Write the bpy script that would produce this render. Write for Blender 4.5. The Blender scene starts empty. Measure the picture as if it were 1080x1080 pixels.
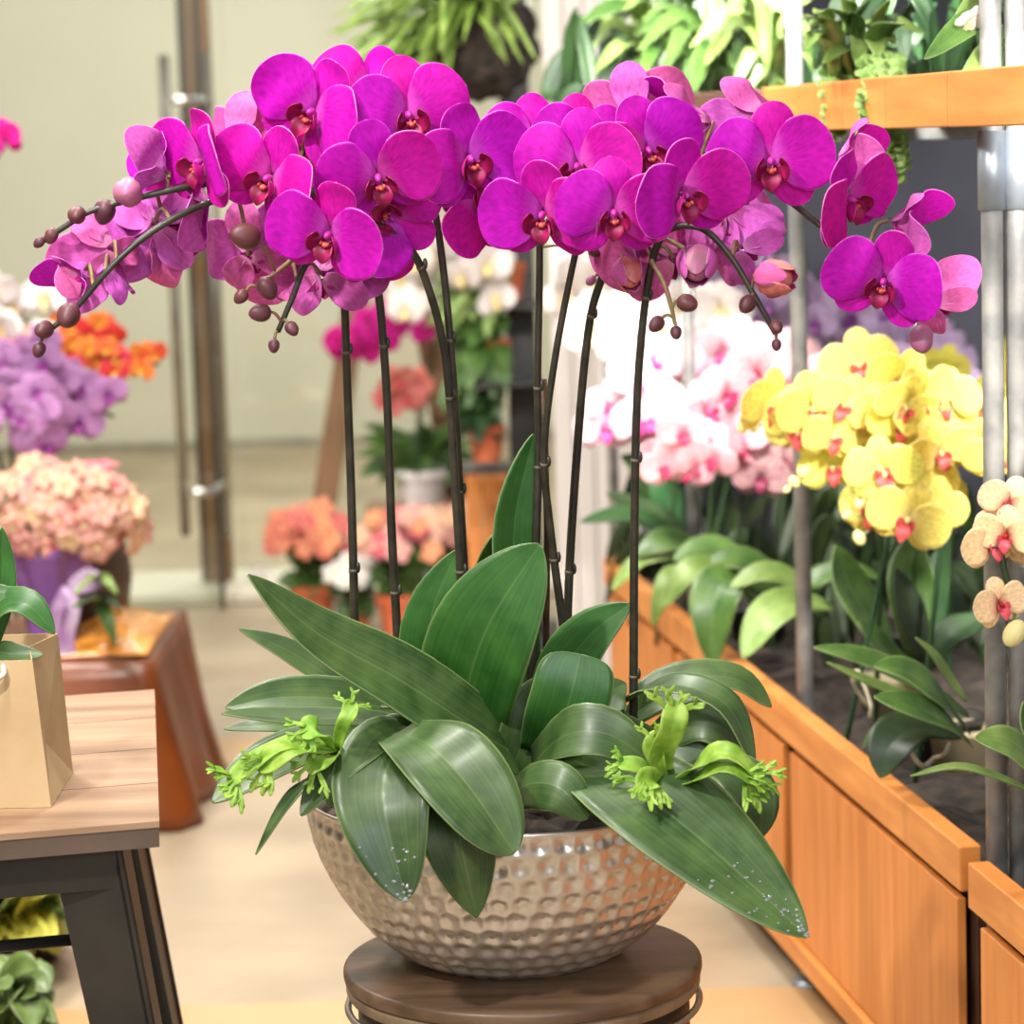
import bpy, math, random
import numpy as np
from mathutils import Vector, Matrix, noise

random.seed(7)
SC = bpy.context.scene
COL = SC.collection
PI = math.pi

# ------------------------------------------------------------------ camera
F, H = 2950.0, 1.45
PITCH, ROLL = math.radians(7.7), 0.031
_R0, _U0 = Vector((1, 0, 0)), Vector((0, math.sin(PITCH), math.cos(PITCH)))
FW = Vector((0, math.cos(PITCH), -math.sin(PITCH)))
RT = _R0 * math.cos(ROLL) - _U0 * math.sin(ROLL)
UP = _R0 * math.sin(ROLL) + _U0 * math.cos(ROLL)
cam = bpy.data.cameras.new('camera')
cam.sensor_fit = 'HORIZONTAL'
cam.sensor_width = 36.0
cam.lens = 36.0 * F / 1080.0
cam.clip_start, cam.clip_end = 0.1, 100
cam.dof.use_dof = True
cam.dof.focus_distance = 3.24
cam.dof.aperture_fstop = 4.9
camo = bpy.data.objects.new('camera', cam)
COL.objects.link(camo)
m3 = Matrix((RT, UP, -FW)).transposed()
camo.matrix_world = Matrix.Translation((0, 0, H)) @ m3.to_4x4()
SC.camera = camo

# ------------------------------------------------------------------ light and exposure
SC.view_settings.view_transform = 'Standard'
SC.view_settings.look = 'None'
SC.view_settings.gamma = 1.0
SC.view_settings.exposure = 0.14
SC.view_settings.use_curve_mapping = False

def lin(c):
    if isinstance(c, str):
        c = tuple(int(c[i:i + 2], 16) for i in (0, 2, 4))
    o = []
    for v in c[:3]:
        v = v / 255.0
        o.append(v / 12.92 if v <= 0.04045 else ((v + 0.055) / 1.055) ** 2.4)
    return tuple(o) + (1.0,)

W = bpy.data.worlds.new('room_light')
SC.world = W
W.use_nodes = True
bg = W.node_tree.nodes['Background']
bg.inputs[0].default_value = (1.0, 0.96, 0.91, 1)
bg.inputs[1].default_value = 0.5

def area(name, loc, aim, size, power, color=(1, .9, .78), spread=180):
    l = bpy.data.lights.new(name, 'AREA')
    l.shape = 'DISK'
    l.size = size
    l.energy = power
    l.color = color
    l.spread = math.radians(spread)
    o = bpy.data.objects.new(name, l)
    COL.objects.link(o)
    o.location = loc
    o.rotation_euler = (Vector(aim) - Vector(loc)).to_track_quat('-Z', 'Y').to_euler()
    return o

area('key_lamp', (-1.3, 1.3, 3.0), (0.05, 3.3, 0.9), 0.16, 80, (1, .95, .89))
area('front_window', (0.5, -1.4, 2.7), (0.1, 3.3, 0.9), 1.5, 76, (.86, .93, 1))
area('shelf_lamp', (0.8, 1.6, 1.95), (1.02, 4.3, 1.04), 0.25, 19, (1, .95, .89), 28)
area('shelf_lamp', (0.3, 3.6, 2.6), (0.76, 6.0, 1.08), 0.3, 32, (1, .96, .92), 42)
area('aisle_fill', (-0.35, 4.1, 3.0), (0.2, 4.6, 0.0), 0.4, 34, (1, .95, .89), 130)  # added fill light, brightens the planter front and aisle floor
area('aisle_fill', (-0.7, 2.6, 3.0), (-0.75, 3.5, 0.4), 0.3, 21, (1, .95, .89), 120)  # added fill light over the table on the left
area('hall_lamp', (-1.6, 5.0, 3.2), (-1.1, 6.4, 0.2), 0.5, 104, (1, .94, .87))
area('hall_lamp', (-0.5, 7.0, 3.0), (-0.5, 8.4, 0.3), 0.5, 44, (1, .94, .87))
area('lobby_fill', (-1.0, 10.4, 3.2), (-1.0, 11.6, 0.0), 1.6, 135, (1, .97, .93))  # added light so the wall and floor beyond the glass read bright

# ------------------------------------------------------------------ helpers
def ray(px, py):
    return FW + RT * ((px - 540) / F) + UP * ((540 - py) / F)
def at(px, py, Y):
    d = ray(px, py)
    return Vector((0, 0, H)) + d * (Y / d.y)
def at_z(px, py, z):
    d = ray(px, py)
    return Vector((0, 0, H)) + d * ((z - H) / d.z)
def at_x(px, py, x):
    d = ray(px, py)
    return Vector((0, 0, H)) + d * (x / d.x)

def link(o):
    COL.objects.link(o)
    return o
def tag(o, label, cat, group=None, kind=None):
    o['label'] = label
    o['category'] = cat
    if group: o['group'] = group
    if kind: o['kind'] = kind
    return o
def empty(name, loc, label=None, cat=None, group=None):
    o = link(bpy.data.objects.new(name, None))
    o.empty_display_size = .02
    o.location = loc
    if label: tag(o, label, cat, group)
    return o

class MB:
    """collects vertices, faces, material indices, one float attribute"""
    def __init__(s):
        s.v, s.f, s.m, s.a = [], [], [], []
    def add(s, verts, faces, mi=0, att=None):
        b = len(s.v)
        s.v += [tuple(p) for p in verts]
        s.a += list(att) if att is not None else [0.0] * len(verts)
        s.f += [tuple(i + b for i in f) for f in faces]
        s.m += [mi] * len(faces) if isinstance(mi, int) else list(mi)
        return s
    def box(s, c, d, mi=0, M=None, bev=0):
        x, y, z = d[0] / 2, d[1] / 2, d[2] / 2
        if bev <= 0:
            vs = [Vector((sx * x, sy * y, sz * z)) for sx in (-1, 1) for sy in (-1, 1) for sz in (-1, 1)]
            fs = [(0, 1, 3, 2), (4, 6, 7, 5), (0, 4, 5, 1), (2, 3, 7, 6), (0, 2, 6, 4), (1, 5, 7, 3)]
        else:
            vs, b = [], bev
            idx = {}
            for sx in (-1, 1):
                for sy in (-1, 1):
                    for sz in (-1, 1):
                        for k in range(3):
                            p = [sx * (x - b), sy * (y - b), sz * (z - b)]
                            p[k] = (sx * x, sy * y, sz * z)[k]
                            idx[(sx, sy, sz, k)] = len(vs)
                            vs.append(Vector(p))
            fs = []
            S = (-1, 1)
            for k in range(3):
                o = [i for i in range(3) if i != k]
                for sg in S:
                    q = []
                    for a, c2 in ((-1, -1), (1, -1), (1, 1), (-1, 1)):
                        t = [0, 0, 0]; t[k] = sg; t[o[0]] = a; t[o[1]] = c2
                        q.append(idx[(t[0], t[1], t[2], k)])
                    flip = (sg < 0) != (k == 1)
                    fs.append(tuple(reversed(q)) if flip else tuple(q))
            for k in range(3):
                o = [i for i in range(3) if i != k]
                for a in S:
                    for c2 in S:
                        q = []
                        for kk, e in ((o[0], -1), (o[0], 1), (o[1], 1), (o[1], -1)):
                            t = [0, 0, 0]; t[k] = e; t[o[0]] = a; t[o[1]] = c2
                            q.append(idx[(t[0], t[1], t[2], kk)])
                        fs.append(tuple(q))
            for sx in S:
                for sy in S:
                    for sz in S:
                        fs.append(tuple(idx[(sx, sy, sz, k)] for k in range(3)))
        if M is not None: vs = [M @ p for p in vs]
        return s.add([p + Vector(c) for p in vs], fs, mi)
    def prism(s, bottom, top, mi=0):
        n = len(bottom)
        fs = [tuple(range(n - 1, -1, -1)), tuple(range(n, 2 * n))]
        fs += [(i, (i + 1) % n, n + (i + 1) % n, n + i) for i in range(n)]
        return s.add(list(bottom) + list(top), fs, mi)
    def lathe(s, prof, c=(0, 0, 0), n=32, mi=0, cap=True):
        c = Vector(c); vs, fs = [], []
        for r, z in prof:
            for i in range(n):
                t = 2 * PI * i / n
                vs.append(c + Vector((r * math.cos(t), r * math.sin(t), z)))
        for j in range(len(prof) - 1):
            for i in range(n):
                k = (i + 1) % n
                fs.append((j * n + i, j * n + k, (j + 1) * n + k, (j + 1) * n + i))
        if cap:
            fs.append(tuple(range(n - 1, -1, -1)))
            fs.append(tuple((len(prof) - 1) * n + i for i in range(n)))
        return s.add(vs, fs, mi)
    def tube(s, pts, r, n=8, mi=0):
        pts = [Vector(p) for p in pts]
        rs = r if isinstance(r, (list, tuple)) else [r] * len(pts)
        vs, fs = [], []
        ref = None
        for i, p in enumerate(pts):
            t = (pts[min(i + 1, len(pts) - 1)] - pts[max(i - 1, 0)])
            t = t.normalized() if t.length > 1e-9 else Vector((0, 0, 1))
            if ref is None:
                ref = Vector((1, 0, 0)) if abs(t.x) < .8 else Vector((0, 1, 0))
            u = (ref - t * ref.dot(t)).normalized()
            ref = u
            w = t.cross(u)
            for k in range(n):
                a = 2 * PI * k / n
                vs.append(p + (u * math.cos(a) + w * math.sin(a)) * rs[i])
        for i in range(len(pts) - 1):
            for k in range(n):
                q = (k + 1) % n
                fs.append((i * n + k, i * n + q, (i + 1) * n + q, (i + 1) * n + k))
        fs.append(tuple(range(n - 1, -1, -1)))
        fs.append(tuple((len(pts) - 1) * n + i for i in range(n)))
        return s.add(vs, fs, mi)
    def ell(s, c, rad, M=None, nu=10, nv=8, mi=0, fn=None):
        vs, fs = [], []
        for j in range(nv + 1):
            ph = PI * j / nv
            for i in range(nu):
                t = 2 * PI * i / nu
                p = Vector((math.sin(ph) * math.cos(t), math.sin(ph) * math.sin(t), math.cos(ph)))
                if fn: p = fn(p, t, ph)
                p = Vector((p.x * rad[0], p.y * rad[1], p.z * rad[2]))
                if M is not None: p = M @ p
                vs.append(p + Vector(c))
        for j in range(nv):
            for i in range(nu):
                k = (i + 1) % nu
                fs.append((j * nu + i, (j + 1) * nu + i, (j + 1) * nu + k, j * nu + k))
        return s.add(vs, fs, mi)
    def sheet(s, grid, thick=.001, mf=0, mb=None, att=None):
        """grid [i][j] of points -> closed thin shell"""
        if mb is None: mb = mf
        ni, nj = len(grid), len(grid[0])
        G = np.array([[tuple(p) for p in r] for r in grid], float)
        di = np.gradient(G, axis=0); dj = np.gradient(G, axis=1)
        N = np.cross(di, dj)
        l = np.linalg.norm(N, axis=2, keepdims=True); l[l < 1e-12] = 1
        N /= l
        B = G - N * thick
        vs = [tuple(p) for p in G.reshape(-1, 3)] + [tuple(p) for p in B.reshape(-1, 3)]
        o = ni * nj
        fs, ms = [], []
        for i in range(ni - 1):
            for j in range(nj - 1):
                a, b, c, d = i * nj + j, (i + 1) * nj + j, (i + 1) * nj + j + 1, i * nj + j + 1
                fs.append((a, b, c, d)); ms.append(mf)
                fs.append((o + d, o + c, o + b, o + a)); ms.append(mb)
        rim = [(i, 0) for i in range(ni)] + [(ni - 1, j) for j in range(1, nj)] + [(i, nj - 1) for i in range(ni - 2, -1, -1)] + [(0, j) for j in range(nj - 2, 0, -1)]
        for k in range(len(rim)):
            a = rim[k][0] * nj + rim[k][1]; q = rim[(k + 1) % len(rim)]; b = q[0] * nj + q[1]
            fs.append((b, a, o + a, o + b)); ms.append(mf)
        A = None
        if att is not None:
            fl = [att[i][j] for i in range(ni) for j in range(nj)]
            A = fl + fl
        return s.add(vs, fs, ms, A)
    def mesh(s, name, mats, smooth=True, origin=None):
        me = bpy.data.meshes.new(name)
        vs = s.v
        if origin is not None:
            o = Vector(origin); vs = [tuple(Vector(p) - o) for p in vs]
        me.from_pydata(vs, [], s.f)
        for m in (mats if isinstance(mats, (list, tuple)) else [mats]): me.materials.append(m)
        me.polygons.foreach_set('material_index', s.m)
        me.polygons.foreach_set('use_smooth', [smooth] * len(s.f))
        at_ = me.attributes.new('tone', 'FLOAT', 'POINT')
        at_.data.foreach_set('value', s.a)
        me.update()
        return me
    def build(s, name, mats, parent=None, smooth=True, angle=None):
        """world-space vertices; the object keeps its parent's place as origin"""
        org = parent_world(parent) if parent else None
        me = s.mesh(name, mats, smooth, org)
        if smooth and angle:
            try: me.set_sharp_from_angle(angle=math.radians(angle))
            except Exception: pass
        o = link(bpy.data.objects.new(name, me))
        if parent: o.parent = parent
        return o
def parent_world(o):
    p = Vector(o.location)
    while o.parent:
        o = o.parent; p = p + o.location
    return p
def place(name, me, M, parent=None):
    """object with shared mesh at world matrix M"""
    o = link(bpy.data.objects.new(name, me))
    if parent:
        o.parent = parent
        M = Matrix.Translation(-parent_world(parent)) @ M
    o.matrix_local = M
    return o
def structure(o):
    o['kind'] = 'structure'
    return o

def catmull(pts, n):
    pts = [Vector(p) for p in pts]
    if len(pts) == 2: return [pts[0].lerp(pts[1], i / n) for i in range(n + 1)]
    P = [pts[0] * 2 - pts[1]] + pts + [pts[-1] * 2 - pts[-2]]
    segs = len(pts) - 1
    out = []
    for i in range(n + 1):
        u = i / n * segs
        k = min(int(u), segs - 1); t = u - k
        a, b, c, d = P[k:k + 4]
        out.append(.5 * ((2 * b) + (c - a) * t + (2 * a - 5 * b + 4 * c - d) * t * t + (3 * b - a - 3 * c + d) * t ** 3))
    return out

# ------------------------------------------------------------------ materials
def nd(nt, typ, **kw):
    n = nt.nodes.new(typ)
    for k, v in kw.items():
        if k in n.inputs: n.inputs[k].default_value = v
        else: setattr(n, k, v)
    return n
def newmat(name):
    m = bpy.data.materials.new(name)
    m.use_nodes = True
    nt = m.node_tree
    return m, nt, nt.nodes['Principled BSDF'], nt.nodes['Material Output']
def mat(name, c1, c2=None, rough=.5, metal=0, scale=8, stretch=(1, 1, 1), bump=0, bscale=60, coat=0, spec=.5, transl=0, vary=0, lo=.35, hi=.65, detail=4):
    m, nt, P, out = newmat(name)
    L = nt.links
    P.inputs['Roughness'].default_value = rough
    P.inputs['Metallic'].default_value = metal
    P.inputs['Coat Weight'].default_value = coat
    P.inputs['Coat Roughness'].default_value = .15
    P.inputs['Specular IOR Level'].default_value = spec
    tc = nd(nt, 'ShaderNodeTexCoord')
    mp = nd(nt, 'ShaderNodeMapping')
    mp.inputs['Scale'].default_value = stretch
    L.new(tc.outputs['Object'], mp.inputs[0])
    col = None
    if c2 is not None:
        nz = nd(nt, 'ShaderNodeTexNoise', Scale=scale, Detail=detail)
        L.new(mp.outputs[0], nz.inputs['Vector'])
        rp = nd(nt, 'ShaderNodeValToRGB')
        rp.color_ramp.elements[0].position = lo; rp.color_ramp.elements[1].position = hi
        rp.color_ramp.elements[0].color = lin(c1); rp.color_ramp.elements[1].color = lin(c2)
        L.new(nz.outputs['Fac'], rp.inputs[0])
        col = rp.outputs[0]
    else:
        rg = nd(nt, 'ShaderNodeRGB'); rg.outputs[0].default_value = lin(c1)
        col = rg.outputs[0]
    if vary:
        oi = nd(nt, 'ShaderNodeObjectInfo')
        hs = nd(nt, 'ShaderNodeHueSaturation')
        mr = nd(nt, 'ShaderNodeMapRange'); mr.inputs['To Min'].default_value = 1 - vary; mr.inputs['To Max'].default_value = 1 + vary
        L.new(oi.outputs['Random'], mr.inputs['Value']); L.new(mr.outputs[0], hs.inputs['Value'])
        mr2 = nd(nt, 'ShaderNodeMapRange'); mr2.inputs['To Min'].default_value = .5 - vary * .12; mr2.inputs['To Max'].default_value = .5 + vary * .12
        L.new(oi.outputs['Random'], mr2.inputs['Value']); L.new(mr2.outputs[0], hs.inputs['Hue'])
        L.new(col, hs.inputs['Color']); col = hs.outputs[0]
    L.new(col, P.inputs['Base Color'])
    if bump:
        bz = nd(nt, 'ShaderNodeTexNoise', Scale=bscale, Detail=3)
        L.new(mp.outputs[0], bz.inputs['Vector'])
        bp = nd(nt, 'ShaderNodeBump', Strength=bump); bp.inputs['Distance'].default_value = .002
        L.new(bz.outputs['Fac'], bp.inputs['Height']); L.new(bp.outputs[0], P.inputs['Normal'])
    if transl:
        tr = nd(nt, 'ShaderNodeBsdfTranslucent'); L.new(col, tr.inputs[0])
        mx = nd(nt, 'ShaderNodeMixShader'); mx.inputs[0].default_value = transl
        L.new(P.outputs[0], mx.inputs[1]); L.new(tr.outputs[0], mx.inputs[2]); L.new(mx.outputs[0], out.inputs[0])
    return m
def petal_mat(name, center, body, edge, rough=.6, transl=.3, vary=.05, spot=None):
    """colour runs from the throat (tone 0) through the blade to the pale margin (tone 1)"""
    m, nt, P, out = newmat(name)
    L = nt.links
    P.inputs['Roughness'].default_value = rough
    P.inputs['Specular IOR Level'].default_value = .25
    a = nd(nt, 'ShaderNodeAttribute', attribute_name='tone')
    rp = nd(nt, 'ShaderNodeValToRGB')
    e = rp.color_ramp.elements
    e[0].position, e[0].color = .02, lin(center)
    e[1].position, e[1].color = 1.0, lin(edge)
    x = e.new(.3); x.color = lin(body)
    x = e.new(.86); x.color = lin(body)
    L.new(a.outputs['Fac'], rp.inputs[0])
    col = rp.outputs[0]
    tc = nd(nt, 'ShaderNodeTexCoord')
    nz = nd(nt, 'ShaderNodeTexNoise', Scale=160 if spot is None else 90, Detail=3)
    L.new(tc.outputs['Object'], nz.inputs['Vector'])
    mr = nd(nt, 'ShaderNodeMapRange')
    sx = nd(nt, 'ShaderNodeSeparateXYZ'); L.new(tc.outputs['Object'], sx.inputs[0])
    an = nd(nt, 'ShaderNodeMath', operation='ARCTAN2'); L.new(sx.outputs['Y'], an.inputs[0]); L.new(sx.outputs['X'], an.inputs[1])
    ln = nd(nt, 'ShaderNodeVectorMath', operation='LENGTH'); L.new(tc.outputs['Object'], ln.inputs[0])
    cv = nd(nt, 'ShaderNodeCombineXYZ'); L.new(an.outputs[0], cv.inputs[0])
    lm = nd(nt, 'ShaderNodeMath', operation='MULTIPLY'); L.new(ln.outputs['Value'], lm.inputs[0]); lm.inputs[1].default_value = 9.0
    L.new(lm.outputs[0], cv.inputs[1])
    vn = nd(nt, 'ShaderNodeTexNoise', Scale=11, Detail=3); L.new(cv.outputs[0], vn.inputs['Vector'])
    vm = nd(nt, 'ShaderNodeMapRange'); vm.inputs['From Min'].default_value = .3; vm.inputs['From Max'].default_value = .7
    vm.inputs['To Min'].default_value = .78; vm.inputs['To Max'].default_value = 1.12
    L.new(vn.outputs['Fac'], vm.inputs['Value'])
    hv = nd(nt, 'ShaderNodeHueSaturation'); L.new(vm.outputs[0], hv.inputs['Value']); L.new(col, hv.inputs['Color'])
    col = hv.outputs[0]
    vb = nd(nt, 'ShaderNodeBump', Strength=.25); vb.inputs['Distance'].default_value = .0015
    L.new(vn.outputs['Fac'], vb.inputs['Height']); L.new(vb.outputs[0], P.inputs['Normal'])
    if spot is None:
        hs0 = nd(nt, 'ShaderNodeHueSaturation')
        mr.inputs['To Min'].default_value = .86; mr.inputs['To Max'].default_value = 1.14
        L.new(nz.outputs['Fac'], mr.inputs['Value']); L.new(mr.outputs[0], hs0.inputs['Value']); L.new(col, hs0.inputs['Color'])
        col = hs0.outputs[0]
    else:
        mx0 = nd(nt, 'ShaderNodeMix', data_type='RGBA')
        mr.inputs['From Min'].default_value = .55; mr.inputs['From Max'].default_value = .65
        L.new(nz.outputs['Fac'], mr.inputs['Value']); L.new(mr.outputs[0], mx0.inputs['Factor'])
        L.new(col, mx0.inputs['A']); mx0.inputs['B'].default_value = lin(spot)
        col = mx0.outputs['Result']
    oi = nd(nt, 'ShaderNodeObjectInfo')
    hs = nd(nt, 'ShaderNodeHueSaturation')
    m1 = nd(nt, 'ShaderNodeMapRange'); m1.inputs['To Min'].default_value = 1 - vary; m1.inputs['To Max'].default_value = 1 + vary
    m2 = nd(nt, 'ShaderNodeMapRange'); m2.inputs['To Min'].default_value = .5 - vary * .35; m2.inputs['To Max'].default_value = .5 + vary * .35
    L.new(oi.outputs['Random'], m1.inputs['Value']); L.new(oi.outputs['Random'], m2.inputs['Value'])
    L.new(m1.outputs[0], hs.inputs['Value']); L.new(m2.outputs[0], hs.inputs['Hue']); L.new(col, hs.inputs['Color'])
    L.new(hs.outputs[0], P.inputs['Base Color'])
    tr = nd(nt, 'ShaderNodeBsdfTranslucent'); L.new(hs.outputs[0], tr.inputs[0])
    mx = nd(nt, 'ShaderNodeMixShader'); mx.inputs[0].default_value = transl
    L.new(P.outputs[0], mx.inputs[1]); L.new(tr.outputs[0], mx.inputs[2]); L.new(mx.outputs[0], out.inputs[0])
    return m
def wood(name, c1, c2, rough=.5, axis=0, scale=3.0, sharp=14, coat=0, bump=.15):
    st = [sharp] * 3; st[axis] = 1.0
    return mat(name, c1, c2, rough=rough, scale=scale, stretch=tuple(st), bump=bump, bscale=scale * 3, coat=coat)

M = {}
M['floor'] = mat('polished_floor', (148, 131, 107), (172, 155, 129), rough=.42, scale=2.2, bump=.02, bscale=20)
M['plaster'] = mat('cream_plaster', (204, 197, 176), (210, 203, 183), rough=.8, scale=1.2)
M['white_board'] = mat('white_painted_boards', (202, 195, 190), (212, 205, 200), rough=.6, scale=2, stretch=(18, 18, .6))
M['dark_wall'] = mat('dark_navy_wall', (26, 28, 37), (36, 38, 48), rough=.85, scale=5)
M['stile'] = wood('brown_door_wood', (116, 86, 58), (140, 106, 72), axis=2)
M['black'] = mat('black_metal', (26, 25, 24), (36, 34, 32), rough=.45, scale=20)
M['steel'] = mat('brushed_steel', (150, 145, 132), (175, 170, 158), rough=.35, metal=.9, scale=10)
M['chrome'] = mat('bright_steel', (215, 215, 212), rough=.2, metal=.9)
M['galv'] = mat('galvanised_pipe', (122, 124, 124), (154, 154, 150), rough=.5, metal=.3, scale=26, bump=.1, bscale=200)
M['galv_bright'] = mat('pipe_coupler_steel', (135, 145, 156), (156, 165, 174), rough=.42, metal=.6, scale=20)
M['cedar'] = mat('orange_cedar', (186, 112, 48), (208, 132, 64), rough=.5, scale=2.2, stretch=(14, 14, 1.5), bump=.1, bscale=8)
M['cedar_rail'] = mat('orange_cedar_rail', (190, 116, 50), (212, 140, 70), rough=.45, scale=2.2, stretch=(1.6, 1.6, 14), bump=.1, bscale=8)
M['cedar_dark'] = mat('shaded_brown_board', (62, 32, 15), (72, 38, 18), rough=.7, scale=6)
M['bark'] = mat('potting_bark', (24, 19, 15), (62, 51, 42), rough=.95, scale=35, bump=.8, bscale=60)
M['table_wood'] = wood('grey_brown_table_wood', (128, 98, 74), (164, 133, 104), rough=.5, axis=0, scale=2.2, sharp=9)
M['gunmetal'] = mat('gunmetal_table_frame', (40, 36, 30), (56, 50, 42), rough=.45, metal=.3, scale=8)
M['stool_wood'] = wood('dark_brown_stool_wood', (82, 61, 44), (116, 91, 69), rough=.42, axis=0, scale=3.5, sharp=8)
M['stool_edge'] = wood('worn_stool_edge', (112, 92, 70), (142, 120, 94), rough=.5, axis=2, scale=4, sharp=5)
M['kraft'] = mat('kraft_paper', (186, 157, 116), (196, 168, 128), rough=.75, scale=14)
M['kraft_in'] = mat('kraft_paper_inside', (176, 150, 112), rough=.8)
M['cord'] = mat('paper_cord', (206, 196, 176), rough=.7)
M['satin'] = mat('orange_satin', (92, 42, 6), (122, 58, 10), rough=.36, scale=4, coat=.1, spec=.5)
M['vase'] = mat('dark_brown_vase_glaze', (84, 74, 64), (98, 88, 76), rough=.4, scale=6)
M['wrap'] = mat('purple_wrapping_paper', (122, 78, 150), (140, 96, 168), rough=.3, scale=12)
M['ribbon'] = mat('lilac_ribbon', (190, 168, 196), (150, 110, 160), rough=.35, scale=20)
M['terracotta'] = mat('terracotta', (176, 84, 48), (194, 100, 62), rough=.8, scale=10)
M['grey_pot'] = mat('grey_glazed_pot', (206, 200, 198), rough=.5)
M['dark_pot'] = mat('dark_plastic_pot', (40, 36, 32), rough=.6)
M['clear_pot'] = mat('cloudy_plastic_pot', (196, 184, 150), rough=.4, transl=.3)
def leaf_mat(name, c1, c2, rough=.45, coat=.12, transl=.1, vary=.15, rib=(150, 170, 110)):
    m, nt, P, out = newmat(name)
    L = nt.links
    P.inputs['Roughness'].default_value = rough
    P.inputs['Coat Weight'].default_value = coat
    P.inputs['Coat Roughness'].default_value = .25
    tc = nd(nt, 'ShaderNodeTexCoord')
    nz = nd(nt, 'ShaderNodeTexNoise', Scale=22, Detail=6)
    L.new(tc.outputs['Object'], nz.inputs['Vector'])
    a = nd(nt, 'ShaderNodeAttribute', attribute_name='tone')
    cb = nd(nt, 'ShaderNodeCombineXYZ'); L.new(a.outputs['Fac'], cb.inputs[0])
    st = nd(nt, 'ShaderNodeTexNoise', Scale=26, Detail=2); L.new(cb.outputs[0], st.inputs['Vector'])
    ad = nd(nt, 'ShaderNodeMath', operation='ADD'); L.new(nz.outputs['Fac'], ad.inputs[0])
    ml = nd(nt, 'ShaderNodeMath', operation='MULTIPLY'); L.new(st.outputs['Fac'], ml.inputs[0]); ml.inputs[1].default_value = .55
    L.new(ml.outputs[0], ad.inputs[1])
    mr = nd(nt, 'ShaderNodeMapRange'); mr.inputs['From Min'].default_value = .58; mr.inputs['From Max'].default_value = .98
    L.new(ad.outputs[0], mr.inputs['Value'])
    mx = nd(nt, 'ShaderNodeMix', data_type='RGBA'); mx.inputs['A'].default_value = lin(c1); mx.inputs['B'].default_value = lin(c2)
    L.new(mr.outputs[0], mx.inputs['Factor'])
    rp = nd(nt, 'ShaderNodeValToRGB')
    e = rp.color_ramp.elements
    e[0].position, e[0].color = 0, (1, 1, 1, 1); e[1].position, e[1].color = 1, (1, 1, 1, 1)
    for p, v in ((.025, 0), (.485, 0), (.5, .38), (.515, 0), (.975, 0)):
        x = e.new(p); x.color = (v, v, v, 1)
    L.new(a.outputs['Fac'], rp.inputs[0])
    m2 = nd(nt, 'ShaderNodeMix', data_type='RGBA'); L.new(mx.outputs['Result'], m2.inputs['A']); m2.inputs['B'].default_value = lin(rib)
    mm = nd(nt, 'ShaderNodeMath', operation='MULTIPLY'); L.new(rp.outputs[0], mm.inputs[0]); mm.inputs[1].default_value = .6
    L.new(mm.outputs[0], m2.inputs['Factor'])
    oi = nd(nt, 'ShaderNodeObjectInfo'); hs = nd(nt, 'ShaderNodeHueSaturation')
    r1 = nd(nt, 'ShaderNodeMapRange'); r1.inputs['To Min'].default_value = 1 - vary; r1.inputs['To Max'].default_value = 1 + vary
    L.new(oi.outputs['Random'], r1.inputs['Value']); L.new(r1.outputs[0], hs.inputs['Value']); L.new(m2.outputs['Result'], hs.inputs['Color'])
    L.new(hs.outputs[0], P.inputs['Base Color'])
    bp = nd(nt, 'ShaderNodeBump', Strength=.12); bp.inputs['Distance'].default_value = .002
    L.new(ad.outputs[0], bp.inputs['Height']); L.new(bp.outputs[0], P.inputs['Normal'])
    tr = nd(nt, 'ShaderNodeBsdfTranslucent'); L.new(hs.outputs[0], tr.inputs[0])
    ms = nd(nt, 'ShaderNodeMixShader'); ms.inputs[0].default_value = transl
    L.new(P.outputs[0], ms.inputs[1]); L.new(tr.outputs[0], ms.inputs[2]); L.new(ms.outputs[0], out.inputs[0])
    return m
M['leaf'] = leaf_mat('orchid_leaf_green', (38, 66, 26), (78, 104, 52))
M['leaf_young'] = leaf_mat('orchid_leaf_bright', (34, 84, 26), (62, 116, 44), transl=.16)
M['leaf_back'] = mat('orchid_leaf_underside', (66, 90, 40), (92, 112, 56), rough=.5, scale=20, transl=.12, vary=.1)
M['leaf_bg'] = leaf_mat('shelf_leaf_green', (42, 76, 26), (82, 114, 48), transl=.15, vary=.3)
M['leaf_lime'] = leaf_mat('lime_leaf', (94, 124, 50), (142, 166, 90), transl=.22, vary=.22)
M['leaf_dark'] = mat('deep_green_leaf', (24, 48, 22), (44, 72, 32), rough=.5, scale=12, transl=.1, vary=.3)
M['leaf_fernbg'] = leaf_mat('feathery_lime_fern', (112, 150, 48), (168, 196, 92), transl=.3, vary=.1)
M['fern'] = mat('crested_fern_green', (116, 160, 42), (170, 206, 86), rough=.5, scale=50, transl=.2, vary=.08)
M['stem'] = mat('dark_flower_stem', (34, 34, 26), (58, 52, 42), rough=.4, scale=40, bump=.3, bscale=90)
M['pedicel'] = mat('olive_flower_stalk', (122, 112, 62), (120, 78, 66), rough=.5, scale=60)
M['stake'] = mat('brown_bamboo_stake', (58, 40, 28), (84, 58, 40), rough=.6, scale=60)
M['node_band'] = mat('pale_stem_node', (92, 84, 68), rough=.5)
M['bud'] = mat('plum_bud', (72, 35, 42), (98, 50, 58), rough=.5, scale=200, vary=.15)
M['bud_pink'] = mat('pink_bud', (176, 92, 140), (150, 96, 112), rough=.5, scale=2.2, bump=0, vary=.05)
M['bud_salmon'] = mat('salmon_bud', (186, 84, 96), (206, 120, 112), rough=.5, scale=2.5, vary=.05)
M['magenta'] = petal_mat('magenta_petal', (232, 108, 222), (204, 16, 184), (240, 140, 226), vary=.1)
M['magenta_back'] = petal_mat('pale_pink_petal_back', (238, 160, 208), (216, 100, 186), (236, 160, 216), vary=.1)
M['lip'] = mat('crimson_lip', (128, 4, 60), (176, 20, 96), rough=.5, scale=70, transl=.15)
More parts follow.
